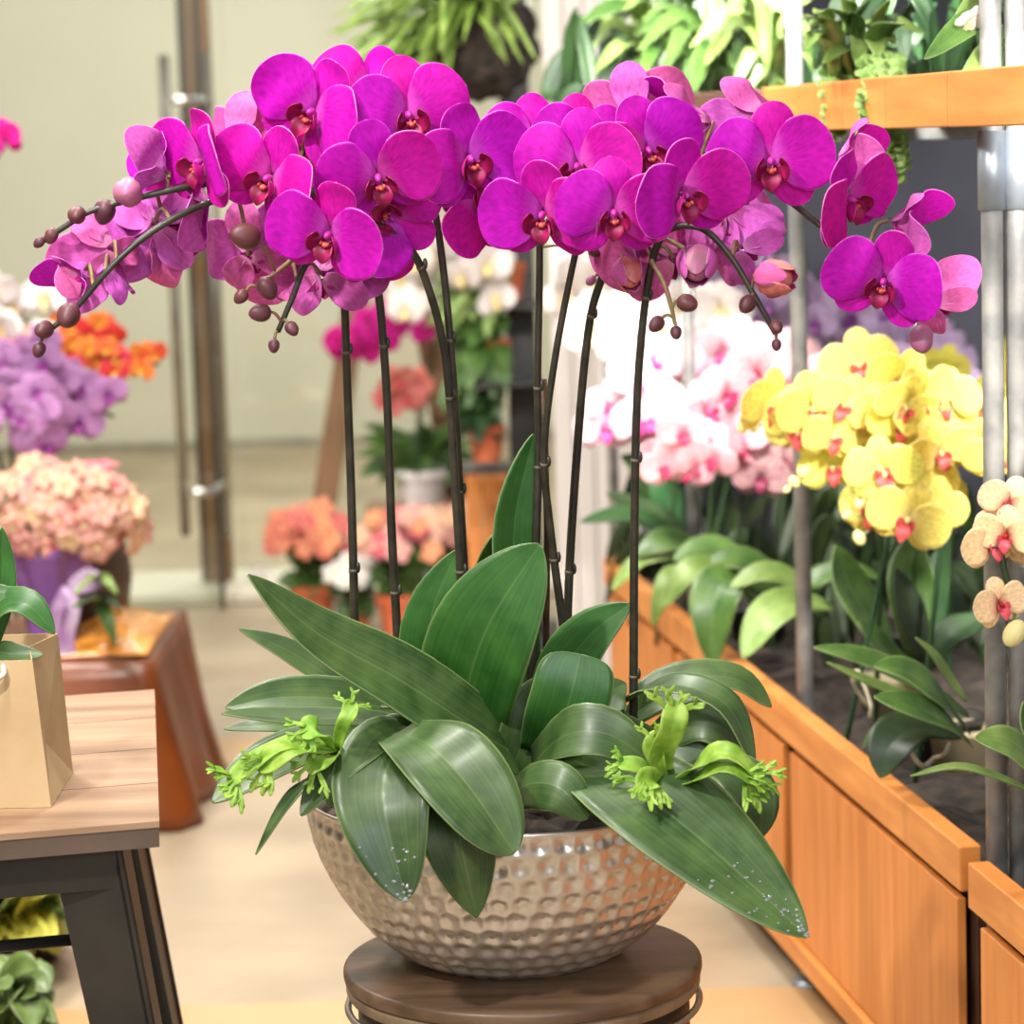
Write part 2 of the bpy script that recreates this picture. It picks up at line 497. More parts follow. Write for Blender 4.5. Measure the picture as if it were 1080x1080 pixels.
M['lip_mark'] = mat('orange_lip_callus', (214, 112, 70), (170, 26, 66), rough=.45, scale=140)
M['column'] = mat('lilac_column', (184, 40, 150), rough=.5)
M['lip_side'] = mat('magenta_lip_lobe', (180, 10, 120), (204, 40, 150), rough=.5, scale=60, transl=.2)
M['soil'] = mat('dark_soil', (30, 24, 18), (58, 46, 34), rough=.95, scale=60, bump=.6)
M['root'] = mat('silvery_root', (150, 144, 122), (176, 170, 148), rough=.7, scale=30)
def glass_mat():
    m, nt, P, out = newmat('door_glass')
    t = nd(nt, 'ShaderNodeBsdfTransparent'); t.inputs[0].default_value = (.93, .96, .93, 1)
    g = nd(nt, 'ShaderNodeBsdfGlossy'); g.inputs['Roughness'].default_value = .04
    mx = nd(nt, 'ShaderNodeMixShader'); mx.inputs[0].default_value = .07
    nt.links.new(t.outputs[0], mx.inputs[1]); nt.links.new(g.outputs[0], mx.inputs[2]); nt.links.new(mx.outputs[0], out.inputs[0])
    return m
M['glass'] = glass_mat()

# ------------------------------------------------------------------ blades, petals, flowers
def blade_grid(pts, width, hint, n=14, c=.5, b0=.25, p=2.0, q=.5, fold=.2, roll_=0.0, wave=0.0, ss=None, seed=0):
    ss = ss or [-1, -.72, -.4, -.1, .1, .4, .72, 1]
    C = catmull(pts, 60)
    hint = Vector(hint)
    grid, att = [], []
    for i in range(n + 1):
        t = math.sin(i / n * PI / 2) * .9 + .1 * i / n if i < n else 1.0
        u = t * 60
        k = min(int(u), 59)
        P_ = C[k].lerp(C[k + 1], u - k)
        T = (C[min(k + 1, 60)] - C[max(k - 1, 0)]).normalized()
        N = hint - T * hint.dot(T)
        N = N.normalized() if N.length > 1e-6 else Vector((0, 0, 1))
        S = N.cross(T)
        if roll_:
            a = roll_ * t
            S, N = S * math.cos(a) + N * math.sin(a), N * math.cos(a) - S * math.sin(a)
        f = b0 + (1 - b0) * math.sin(PI / 2 * t / c) ** .8 if t < c else max(0, 1 - ((t - c) / (1 - c)) ** p) ** q
        w = width / 2 * max(f, .03)
        row, ra = [], []
        for s in ss:
            h = fold * (.55 * abs(s) + .45 * s * s) * w + wave * w * math.sin(t * 9 + seed + s * 1.5) * abs(s)
            row.append(P_ + S * (s * w) + N * h)
            e = 1.0 if (abs(s) > .99 and t > .3) or i == n else .1 + .68 * t
            ra.append(e)
        grid.append(row); att.append(ra)
    return grid, att

def blade(mb, pts, width, hint=(0, 0, 1), thick=.0016, mf=0, mbk=None, **kw):
    across = kw.pop('across', False)
    g, a = blade_grid(pts, width, hint, **kw)
    if across:
        n = len(g[0]); sl_ = kw.get('ss') or [-1, -.72, -.4, -.1, .1, .4, .72, 1]
        a = [[(sl_[j] + 1) / 2 for j in range(n)] for _ in g]
    mb.sheet(g, thick, mf, mbk, a)
    return mb
PS = [-1, -.93, -.65, -.25, .25, .65, .93, 1]

def petal_pts(ang, L, r0, w0, w1, w2):
    d = Vector((math.cos(ang), math.sin(ang), 0))
    z = Vector((0, 0, 1))
    return [d * r0 + z * w0, d * (r0 + L * .33) + z * w1, d * (r0 + L * .68) + z * (w1 * .8 + w2 * .2), d * (r0 + L) + z * w2]

class Fl: pass
def flower_kit(seed, cup=4):
    r = random.Random(seed)
    k = Fl()
    s = MB()
    tc_ = math.tan(math.radians(cup))
    for a, L, w in ((90, .060, .047), (218, .054, .042), (322, .054, .042)):
        sc = tc_ * .75 * L
        blade(s, petal_pts(math.radians(a + r.uniform(-5, 5)), L, .004, -.004, -.003 + sc * .35 + r.uniform(-.002, .002), -.008 + sc + r.uniform(-.006, .004)), w, (0, 0, 1), .0012, 0, 1, n=12, c=.55, b0=.3, fold=-.14 + r.uniform(-.12, .16), wave=.07, seed=seed, ss=PS)
    k.sepals = s.mesh('sepals', [M['magenta'], M['magenta_back']])
    k.petals = []
    for sg in (1, -1):
        p = MB()
        a = 15 + r.uniform(-5, 6)
        a = a if sg > 0 else 180 - a
        Lp = .066
        blade(p, petal_pts(math.radians(a), Lp, .003, .001, .007 + .33 * Lp * tc_ + r.uniform(-.002, .003), Lp * tc_ + r.uniform(-.008, .008)), .080, (0, 0, 1), .0012, 0, 1, n=16, c=.5, b0=.2, p=2.3, q=.55, fold=-.08 + r.uniform(-.14, .2), wave=.07, seed=seed + sg, ss=PS)
        k.petals.append(p.mesh('petal', [M['magenta'], M['magenta_back']]))
    l = MB()
    l.ell((0, .003, .007), (.0040, .0048, .0068), nu=10, nv=7, mi=2)
    l.ell((0, -.007, .011), (.004, .0035, .004), nu=8, nv=6, mi=1)
    for sg in (1, -1):
        blade(l, [(sg * .003, -.006, .003), (sg * .0125, -.009, .009), (sg * .0150, -.001, .016), (sg * .009, .008, .019)], .020, (-sg, 0, .5), .001, 0, 3, n=9, c=.5, b0=.5, fold=.25)
        l.ell((sg * .004, -.005, .013), (.0018, .0025, .003), nu=6, nv=5, mi=1)
    blade(l, [(0, -.006, .004), (0, -.014, .012), (0, -.021, .014), (0, -.029, .011)], .022, (0, .35, 1), .001, 0, None, n=10, c=.4, b0=.4, p=1.3, q=.9, fold=.4)
    k.lip = l.mesh('lip', [M['lip'], M['lip_mark'], M['column'], M['lip_side']])
    return k
KITS = [flower_kit(i, 3) for i in range(5)]
KITS_CUP = [flower_kit(10 + i, 20) for i in range(5)]
KITS_SHUT = [flower_kit(20 + i, 48) for i in range(5)]

def face_matrix(P_, yaw, pitch, roll, size):
    B = Matrix(((1, 0, 0), (0, 0, -1), (0, 1, 0)))
    R = Matrix.Rotation(math.radians(yaw), 3, 'Z') @ B @ Matrix.Rotation(math.radians(pitch), 3, 'X') @ Matrix.Rotation(-math.radians(roll), 3, 'Z')
    return Matrix.Translation(P_) @ R.to_4x4() @ Matrix.Scale(size, 4)

def bud_mesh(mname):
    def fn(p, t, ph):
        k = 1 - .10 * abs(math.cos(1.5 * t)) ** 8
        taper = 1 - .16 * p.z
        return Vector((p.x * k * taper, p.y * k * taper, p.z))
    b = MB().ell((0, 0, 0), (.8, .8, 1), nu=18, nv=12, fn=fn)
    return b.mesh('bud', M[mname])
BUDS = {k: bud_mesh(k) for k in ('bud', 'bud_pink', 'bud_salmon')}
def open_bud(m1, m2):
    b = MB().ell((0, 0, .05), (.62, .62, .85), nu=16, nv=10)
    for k in range(5):
        a = 2 * PI * k / 5 + .3
        d = Vector((math.cos(a), math.sin(a), 0)); z = Vector((0, 0, 1))
        o = .72 if k % 2 else .8
        blade(b, [d * .12 - z * .92, d * (o + .02) - z * .3, d * o + z * .35, d * .45 + z * (1.0 + .12 * (k % 2))], 1.25 if k % 2 else 1.05, d, .03, 1 - k % 2, n=10, c=.5, b0=.4, q=.6, fold=-.35)
    return b.mesh('bud', [M[m1], M[m2]])
BUDS['open_pink'] = open_bud('bud_pink', 'magenta_back')
BUDS['open_salmon'] = open_bud('bud_salmon', 'magenta_back')

def nearest(path, p):
    return min(path, key=lambda q: (q - p).length)

NF = [0]
def orchid_plant(name, label, root, stem_px, flowers, buds, stake_px=None, r0=.0058, branches=()):
    """stem_px: (px, py, Y) points from the bark up; flowers: (px, py, Y, W px, yaw, pitch, roll)"""
    t = empty(name, root, label, 'orchid', 'magenta moth orchids in the bowl')
    pts = [at(*p) for p in stem_px]
    path = catmull(pts, 70)
    mb = MB()
    rs = [r0 * (1 - .45 * i / 70) for i in range(71)]
    mb.tube(path, rs, 9, 0)
    for k in (9, 19, 29):
        q = path[k]; d = (path[k + 1] - path[k]).normalized()
        mb.tube([q - d * .002, q + d * .002], rs[k] * 1.12, 9, 1)
        mb.ell(q + Vector((rs[k] * 1.1, -rs[k] * .6, .004)), (.003, .003, .007), nu=6, nv=5, mi=0)
    allp = list(path)
    for br in branches:
        bp = catmull([at(*p) for p in br], 20)
        mb.tube(bp, [.0034 - .0012 * i / 20 for i in range(21)], 7, 2)
        allp += bp
    mb.build('flower_stem', [M['stem'], M['node_band'], M['pedicel']], t)
    if stake_px:
        MB().tube([at(*p) for p in stake_px], .0042, 7).build('support_stake', M['stake'], t)
    for (px, py, Y, Wp, yaw, pitch, roll) in flowers:
        P_ = at(px, py, Y)
        size = Wp * Y / F / .134
        Mx = face_matrix(P_, yaw, pitch, roll, size)
        ks = KITS if abs(yaw) < 15 else KITS_CUP if abs(yaw) < 60 else KITS_SHUT
        kit = ks[NF[0] % 5]; NF[0] += 1
        f = place('flower', kit.sepals, Mx, t)
        for me in kit.petals:
            o = place('petal', me, Matrix.Identity(4)); o.parent = f
        o = place('lip', kit.lip, Matrix.Identity(4)); o.parent = f
        back = P_ - (Mx.to_3x3() @ Vector((0, 0, 1))).normalized() * .008
        q = nearest(allp, back + Vector((0, 0, -.01)))
        if (q - back).length < .17:
            mid = q.lerp(back, .5) + Vector((0, .008, .014))
            MB().tube(catmull([q, mid, back], 8), .0024, 6).build('flower_stalk', M['pedicel'], t)
    for b in buds:
        px, py, Y, rp = b[:4]
        kind = b[4] if len(b) > 4 else 'bud'
        P_ = at(px, py, Y)
        r = rp * Y / F
        q = nearest(allp, P_)
        d = (P_ - q)
        d = d.normalized() if d.length > 1e-4 else Vector((0, 0, -1))
        d = (d + Vector((random.uniform(-.2, .2), -.1, -.5))).normalized()
        R = d.to_track_quat('Z', 'Y').to_matrix().to_4x4()
        place('bud', BUDS[kind], Matrix.Translation(P_) @ R @ Matrix.Scale(r * 1.12, 4), t)
        a = P_ - d * r * .95
        if (q - a).length < .16:
            MB().tube(catmull([q, q.lerp(a, .5) + Vector((0, 0, .004)), a], 6), .0019, 6).build('bud_stalk', M['pedicel'], t)
    return t

# background blossoms: one low mesh per kind
def simple_flower(name, mp, ml, seed=0, narrow=1.0):
    r = random.Random(seed)
    s = MB()
    S5 = [-1, -.8, 0, .8, 1]
    for a, L, w in ((90, .058, .046), (215, .054, .044), (325, .054, .044)):
        blade(s, petal_pts(math.radians(a + r.uniform(-6, 6)), L, .003, -.003, -.002, -.008 + r.uniform(-.006, .01)), w * narrow, (0, 0, 1), .0012, 0, n=8, c=.55, b0=.3, fold=-.1, ss=S5)
    for a in (14, 166):
        blade(s, petal_pts(math.radians(a + r.uniform(-5, 5)), .064, .003, .002, .008, .0 + r.uniform(-.006, .01)), .074 * narrow, (0, 0, 1), .0012, 0, n=8, c=.5, b0=.25, p=2.3, q=.55, fold=r.uniform(-.1, .15), ss=S5)
    s.ell((0, .002, .009), (.005, .006, .008), nu=6, nv=4, mi=0)
    for sg in (1, -1):
        blade(s, [(sg * .003, -.004, .005), (sg * .012, -.004, .014), (sg * .012, .006, .022)], .016, (-sg, 0, .4), .001, 1, n=4, c=.5, b0=.5, ss=[-1, 0, 1])
    blade(s, [(0, -.006, .006), (0, -.016, .016), (0, -.034, .016)], .024, (0, .3, 1), .001, 1, n=5, c=.45, b0=.4, p=1.5, q=.8, fold=.4, ss=[-1, 0, 1])
    return s.mesh(name, [M[mp], M[ml]])
def fl_kind(key, c, b, e, lip, vary=.04, spot=None, narrow=1.0):
    M['p_' + key] = petal_mat(key + '_petal', c, b, e, vary=vary, spot=spot, transl=.35)
    M['l_' + key] = mat(key + '_lip', lip, rough=.5)
    return [simple_flower('flower', 'p_' + key, 'l_' + key, 30 + i, narrow) for i in range(3)]
K = {
    'white': fl_kind('white', (250, 238, 200), (246, 240, 236), (252, 248, 246), (240, 214, 150)),
    'blush': fl_kind('blush', (232, 130, 170), (244, 214, 222), (250, 232, 236), (192, 60, 130)),
    'pink': fl_kind('pink', (214, 110, 140), (236, 184, 190), (244, 216, 216), (176, 40, 84), spot=(222, 150, 160)),
    'stripe': fl_kind('stripe', (150, 80, 96), (206, 164, 164), (232, 208, 200), (140, 50, 80), spot=(160, 96, 108)),
    'lilac': fl_kind('lilac', (170, 110, 180), (186, 162, 196), (214, 198, 220), (130, 60, 140)),
    'orchid_lilac': fl_kind('bright_lilac', (170, 90, 176), (204, 150, 204), (230, 196, 228), (156, 60, 150)),
    'yellow': fl_kind('yellow', (252, 246, 180), (252, 240, 128), (253, 246, 176), (222, 92, 90)),
    'olive': fl_kind('olive_yellow', (180, 170, 60), (176, 168, 66), (196, 186, 92), (190, 120, 60)),
    'peach': fl_kind('peach_spotted', (196, 50, 56), (250, 224, 178), (252, 236, 206), (214, 84, 96)),
    'orange': fl_kind('orange', (240, 150, 40), (236, 112, 70), (240, 140, 90), (230, 170, 60), vary=.1),
    'hot': fl_kind('hot_pink', (220, 40, 150), (222, 40, 160), (232, 90, 180), (170, 10, 110)),
    'salmon': fl_kind('salmon', (230, 120, 120), (232, 140, 136), (240, 170, 160), (220, 90, 100)),
}

BG_BUD = {k: MB().ell((0, 0, 0), (.75, .75, 1), nu=10, nv=8).mesh('bud', M[m]) for k, m in (('yellow', 'p_yellow'), ('white', 'p_white'), ('peach', 'p_yellow'))}
def spray(name, label, cat, group, base, path_px, n, Wp, kind, seed, leaves=(), leafmat='leaf_bg', t0=.0, spread=.55, yaw=(-35, 35), buds=(), lw=.05, stem_mat='leaf_dark', stems=True, pot=None):
    """a potted spray orchid: stem from base through path_px [(px,py,Y)], n flowers strung along it"""
    r = random.Random(seed)
    t = empty(name, base, label, cat, group)
    P = [at(*p) for p in path_px]
    Yp = path_px[0][2]
    main = catmull([Vector(base)] + P, 40)
    arc = catmull(P, 40)
    if stems: MB().tube(main, .0045, 6).build('flower_stem', M[stem_mat], t)
    w = Wp * Yp / F
    for i in range(n):
        u = t0 + (1 - t0) * (i + .5) / n
        q = arc[int(u * 40)]
        sgn = 1 if i % 2 else -1
        off = Vector((r.uniform(-.5, .5) * w * spread, -abs(r.gauss(0, .2)) * w, sgn * r.uniform(.1, .6) * w * spread))
        tang = (arc[min(int(u * 40) + 1, 40)] - arc[max(int(u * 40) - 1, 0)]).normalized()
        side = Vector((-tang.z, 0, tang.x))
        off = side * (sgn * r.uniform(.25, .7) * w * spread) + Vector((r.uniform(-.2, .2) * w, -r.uniform(.0, .5) * w, r.uniform(-.15, .15) * w))
        Mx = face_matrix(q + off, r.uniform(*yaw), r.uniform(-5, 25), r.uniform(-30, 30), w / .134 * r.uniform(.88, 1.08))
        place('flower', K[kind][r.randrange(3)], Mx, t)
    for b in buds:
        P_ = at(b[0], b[1], b[2]); rr = b[3] * b[2] / F
        o = place('bud', BG_BUD[kind if kind in BG_BUD else 'yellow'], Matrix.Translation(P_) @ Matrix.Rotation(r.uniform(-1, 1), 4, 'Y') @ Matrix.Scale(rr, 4), t)
        q = nearest(main, P_)
        if (q - P_).length < .2: MB().tube([q, P_], .0022, 5).build('bud_stalk', M['leaf_lime'], t)
    for lf in leaves:
        leaf_px(t, *lf)
    return t

def leaf_px(parent, pts, Wp, mk='leaf_bg', hint=(0, -.5, .85), **kw):
    """pts (px,py,Y) base first"""
    Y = pts[len(pts) // 2][2]
    b = MB()
    kw.setdefault('q', .72); kw.setdefault('p', 1.8); kw.setdefault('fold', .22)
    kw.setdefault('ss', [-1, -.8, -.55, -.3, -.06, 0, .06, .3, .55, .8, 1])
    blade(b, [at(*p) for p in pts], Wp * Y / F, hint, .002, 0, 1, across=True, **kw)
    return b.build('leaf', [M[mk], M['leaf_back'] if mk in ('leaf', 'leaf_young') else M[mk]], parent)

def arch(mb, root, tip, rise, w, hint=(0, -.4, .9), mf=0, n=8, **kw):
    root, tip = Vector(root), Vector(tip)
    mid = root.lerp(tip, .5) + Vector((0, 0, rise))
    kw.setdefault('q', .8); kw.setdefault('fold', .3)
    kw.setdefault('ss', [-1, -.5, 0, .5, 1])
    blade(mb, [root, mid, tip], w, hint, .0012, mf, n=n, across=True, **kw)

# ------------------------------------------------------------------ the room
fl = MB().box((0, 6, -.05), (14, 18, .1)).build('floor', M['floor'], smooth=False); structure(fl)
b = MB().box((0, 13.5, 1.6), (14, .2, 3.2)).build('wall_back', M['plaster'], smooth=False); structure(b)
b = MB().box((-5.0, 6.5, 1.6), (.2, 13.8, 3.2)).build('wall_left', M['plaster'], smooth=False); structure(b)
b = MB().box((-2.4, 13.37, .016), (8, .05, .03)).build('baseboard_back', M['steel'], smooth=False); structure(b)
# white boarded return wall and dark wall behind the shelves
xa, xb = at(583, 400, 7.35).x, at(712, 400, 7.35).x
wb = MB()
nb = 6
for i in range(nb):
    w = (xb - xa) / nb
    wb.box((xa + w * (i + .5), 7.45, 1.5), (w - .004, .1, 3.0), bev=.003)
structure(wb.build('wall_end', M['white_board'], smooth=False))
structure(MB().box(((xb + 4) / 2, 7.4, 1.5), (4 - xb, .12, 3.0)).build('wall_right', M['dark_wall'], smooth=False))
# sill and floor bands
structure(MB().box((-2.0, 8.98, .02), (5.2, .5, .04), bev=.008).build('trim_sill', M['plaster'], smooth=False))
M['band'] = mat('tan_floor_band', (176, 138, 94), (188, 150, 108), rough=.4, scale=3)
y0, y1 = at_z(240, 808, 0).y, at_z(240, 780, 0).y
structure(MB().box((-1.6, (y0 + y1) / 2, .001), (4.2, y1 - y0, .004)).build('trim_floor_band', M['band'], smooth=False))
q0, q1 = at_z(760, 1046, 0), at_z(870, 1085, 0)
structure(MB().box((.2, 4.42, .001), (3.0, .34, .004)).build('near_floor_band', M['band'], smooth=False))  # thin tan strip laid flat on the floor

# glass doors
dL = at_z(228, 655, 0.0)
d1 = empty('door_1', (dL.x - .6, 8.62, 0)); structure(d1)
MB().box((dL.x - .75, 8.62, 1.5), (1.5, .012, 2.98)).build('glass_pane', M['glass'], d1, smooth=False)
MB().box((dL.x + .006, 8.62, 1.5), (.014, .03, 2.98), bev=.003).build('edge_strip', M['black'], d1, smooth=False)
h1 = MB()
pt, pb = at(173, 58, 8.45), at(195, 565, 8.45)
xm = (pt.x + pb.x) / 2
h1.tube([(xm, 8.45, pb.z), (xm, 8.45, pt.z)], .016, 12)
hx = at(225, 300, 8.72).x
h1.tube([(hx, 8.74, at(230, 565, 8.74).z), (hx, 8.74, at(215, 55, 8.74).z)], .016, 12)
ho = h1.build('pull_handle', M['steel'], d1)
hb = MB()
for yy in (106, 513):
    z = at(200, yy, 8.6).z
    hb.tube([(xm, 8.45, z), ((xm + hx) / 2, 8.45, z), (hx, 8.45, z), (hx, 8.74, z)], .013, 10)
hb.build('handle_bracket', M['chrome'], d1)
st = at(219, 300, 9.0)
d2 = empty('door_2', (st.x + .8, 9.0, .04)); structure(d2)
MB().box((st.x, 9.0, 1.52), (.082, .07, 2.96), bev=.006).build('stile', M['stile'], d2, smooth=False)
MB().box((st.x - .049, 9.0, 1.52), (.018, .06, 2.96)).build('seal', M['black'], d2, smooth=False)
MB().box((st.x + .84, 9.0, 1.52), (1.6, .012, 2.96)).build('glass_pane', M['glass'], d2, smooth=False)

# ------------------------------------------------------------------ planter shelf on the right
ZR = .50
A = at_z(1012, 893, ZR); B = at_z(636, 588, ZR)
D_ = (B - A); D_.z = 0; LEN = D_.length; D_.normalize()
Nn = Vector((D_.y, -D_.x, 0))          # towards the right, into the planter
ZV = Vector((0, 0, 1))
def pl(s, n, z): return Vector((A.x, A.y, 0)) + D_ * s + Nn * n + ZV * z
PM = Matrix((D_, Nn, ZV)).transposed()
def pbox(mb, s0, s1, n0, n1, z0, z1, mi=0, bev=.002):
    mb.box(pl((s0 + s1) / 2, (n0 + n1) / 2, (z0 + z1) / 2), (s1 - s0, n1 - n0, z1 - z0), mi, PM, bev)
    return mb
DEP = .95
def planter(s0, s1, zt, label, joints, loc):
    t = empty('planter_box', pl((s0 + s1) / 2, .3, 0), label, 'planter', 'cedar planter boxes')
    pbox(MB(), s0, s1, 0, .03, zt - .062, zt).build('top_rail', M['cedar_rail'], t, smooth=False)
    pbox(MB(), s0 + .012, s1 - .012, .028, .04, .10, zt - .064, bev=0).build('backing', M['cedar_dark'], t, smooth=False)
    js = [s0 + .006] + joints + [s1 - .006]
    for a, b2 in zip(js[:-1], js[1:]):
        g = .026
        p = MB()
        k = max(1, round((b2 - a) / .33))
        for i in range(k):
            w = (b2 - a - 2 * g) / k
            pbox(p, a + g + w * i + .0006, a + g + w * (i + 1) - .0006, .006, .019, .115, zt - .079, bev=.0015)
        p.build('panel', M['cedar'], t, smooth=False)
    pbox(MB(), s0, s1, -.004, .03, .075, .112).build('bottom_rail', M['cedar_rail'], t, smooth=False)
    for s in (s0 + .01, s1 - .01):
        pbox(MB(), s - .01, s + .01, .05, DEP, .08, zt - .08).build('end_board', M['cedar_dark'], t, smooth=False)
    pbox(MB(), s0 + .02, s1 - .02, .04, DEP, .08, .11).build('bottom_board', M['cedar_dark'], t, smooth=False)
    for s in (s0 + .1, s1 - .1):
        for n in (.1, DEP - .1):
            pbox(MB(), s - .03, s + .03, n - .03, n + .03, 0, .08).build('foot', M['black'], t, smooth=False)
    bk = MB()
    r = random.Random(3)
    ns, nn_ = int((s1 - s0) / .03), 26
    g = [[pl(s0 + .02 + (s1 - s0 - .04) * i / ns, .035 + (DEP - .04) * j / nn_, zt - .10 + .03 * noise.noise(Vector((i * .5, j * .5, s0)))) for j in range(nn_ + 1)] for i in range(ns + 1)]
    bk.sheet(g, .05)
    o = bk.build('potting_bark', M['bark'], t); o['kind'] = 'stuff'
    return t
def s_at(px, py, z):
    p = at_z(px, py, z); return (p - Vector((A.x, A.y, 0))).dot(D_)
planter(0, LEN, ZR, 'long cedar planter box running back to the white boarded wall', [s_at(829, 790, .42), s_at(711, 686, .42)], None)
planter(-1.3, -.035, ZR - .012, 'nearer cedar planter box beyond the double pipe post', [-.7], None)

def post(px, py, label, r, s=None, ztop=3.0, n=.05):
    p = pl(s, n, 0)
    t = empty('pipe_post', (p.x, p.y, 0), label, 'post', 'galvanised shelf posts')
    MB().tube([(p.x, p.y, .002), (p.x, p.y, ztop)], r, 16).build('pipe', M['galv'], t)
    MB().tube([(p.x, p.y, 1.335), (p.x, p.y, 1.435)], r * 1.28, 16).build('coupler', M['galv_bright'], t)
    MB().lathe([(r * 2.2, 0), (r * 2.2, .006), (r * 1.3, .012)], (p.x, p.y, 0), 16).build('foot_flange', M['galv_bright'], t)
    return t
def s_for_px(px, n, z=.9):
    # place along the planter where a post stands at this bearing
    lo, hi = -1.0, 6.0
    def proj(s):
        p = pl(s, n, z) - Vector((0, 0, H)); return 540 + F * p.dot(RT) / p.dot(FW)
    for _ in range(50):
        m = (lo + hi) / 2
        if proj(m) > px: lo = m
        else: hi = m
    return (lo + hi) / 2
sA = s_for_px(1026, .060)
post(0, 0, 'first galvanised pipe of the double post at the planter joint', .0140, -.018, n=.045)
post(0, 0, 'second galvanised pipe of the double post, its back against the bark', .0140, -.018, n=.077)
post(0, 0, 'single galvanised pipe post beside the yellow orchids', .0140, s_for_px(845, .05), n=.05)
post(0, 0, 'thin pipe post rising between the spotted pink orchids', .0125, s_for_px(728, .05), n=.05)
post(0, 0, 'last pipe post, against the white boarded wall', .0125, s_for_px(644, .05), n=.05)

# upper shelf
def shelf(name, label, s0, s1, n1, fm, blocks):
    t = empty(name, pl((s0 + s1) / 2, .4, 1.44), label, 'shelf')
    f = MB()
    edges = [s0] + blocks + [s1]
    for a, b2 in zip(edges[:-1], edges[1:]):
        pbox(f, a + .0015, b2 - .0015, -.012, .026, 1.441, 1.511)
    f.build('fascia_board', M[fm], t, smooth=False)
    sl = MB()
    for k in range(5):
        n0 = .10 + k * (n1 - .10) / 5
        pbox(sl, s0, s1, n0, n0 + .09, 1.455, 1.475)
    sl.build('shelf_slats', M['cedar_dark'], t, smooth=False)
    for s in (s0 + .12, s1 - .12):
        pbox(MB(), s - .015, s + .015, .08, n1, 1.42, 1.452).build('cross_bar', M['galv'], t, smooth=False)
    return t
sE = s_for_px(812, 0, 1.47)
shelf('upper_shelf', 'high shelf with orange cedar fascia holding trailing plants', -.9, sE, .75, 'cedar_rail', [-.62, -.33, s_for_px(1008, 0, 1.47), s_for_px(943, 0, 1.47), s_for_px(897, 0, 1.47), s_for_px(868, 0, 1.47)])
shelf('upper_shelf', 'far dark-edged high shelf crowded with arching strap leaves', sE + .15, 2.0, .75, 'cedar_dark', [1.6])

# ------------------------------------------------------------------ stool and bowl
SP = at(551, 1010, 3.3)
ZS = SP.z
stool = empty('stool', (SP.x, SP.y, 0), 'round dark wooden stool under the hammered bowl', 'stool')
MB().lathe([(.19, -.036), (.213, -.034), (.2155, -.028), (.2155, -.022), (.212, -.019)], (SP.x, SP.y, ZS), 72).build('lower_seat_ring', M['stool_edge'], stool, angle=40)
MB().lathe([(.208, -.0188), (.2165, -.017), (.218, -.012), (.218, -.005), (.2165, -.002), (.212, 0)], (SP.x, SP.y, ZS), 72).build('seat', M['stool_wood'], stool, angle=40)
MB().lathe([(.196, -.085), (.202, -.085), (.202, -.037), (.196, -.037)], (SP.x, SP.y, ZS), 64).build('apron', M['gunmetal'], stool, angle=40)
hoop = [(SP.x + .214 * math.cos(a), SP.y + .214 * math.sin(a), ZS - .052) for a in [2 * PI * i / 64 for i in range(65)]]
MB().tube(hoop, .0045, 8).build('metal_hoop', M['steel'], stool)
for k in range(4):
    a = PI / 4 + k * PI / 2
    p0 = Vector((SP.x + .17 * math.cos(a), SP.y + .17 * math.sin(a), ZS - .05))
    p1 = Vector((SP.x + .215 * math.cos(a), SP.y + .215 * math.sin(a), .0))
    MB().tube([p0, p1], [.02, .014], 10).build('leg', M['gunmetal'], stool)
rr = [(SP.x + .203 * math.cos(2 * PI * i / 48), SP.y + .203 * math.sin(2 * PI * i / 48), .14) for i in range(49)]
MB().tube(rr, .007, 8).build('foot_ring', M['gunmetal'], stool)

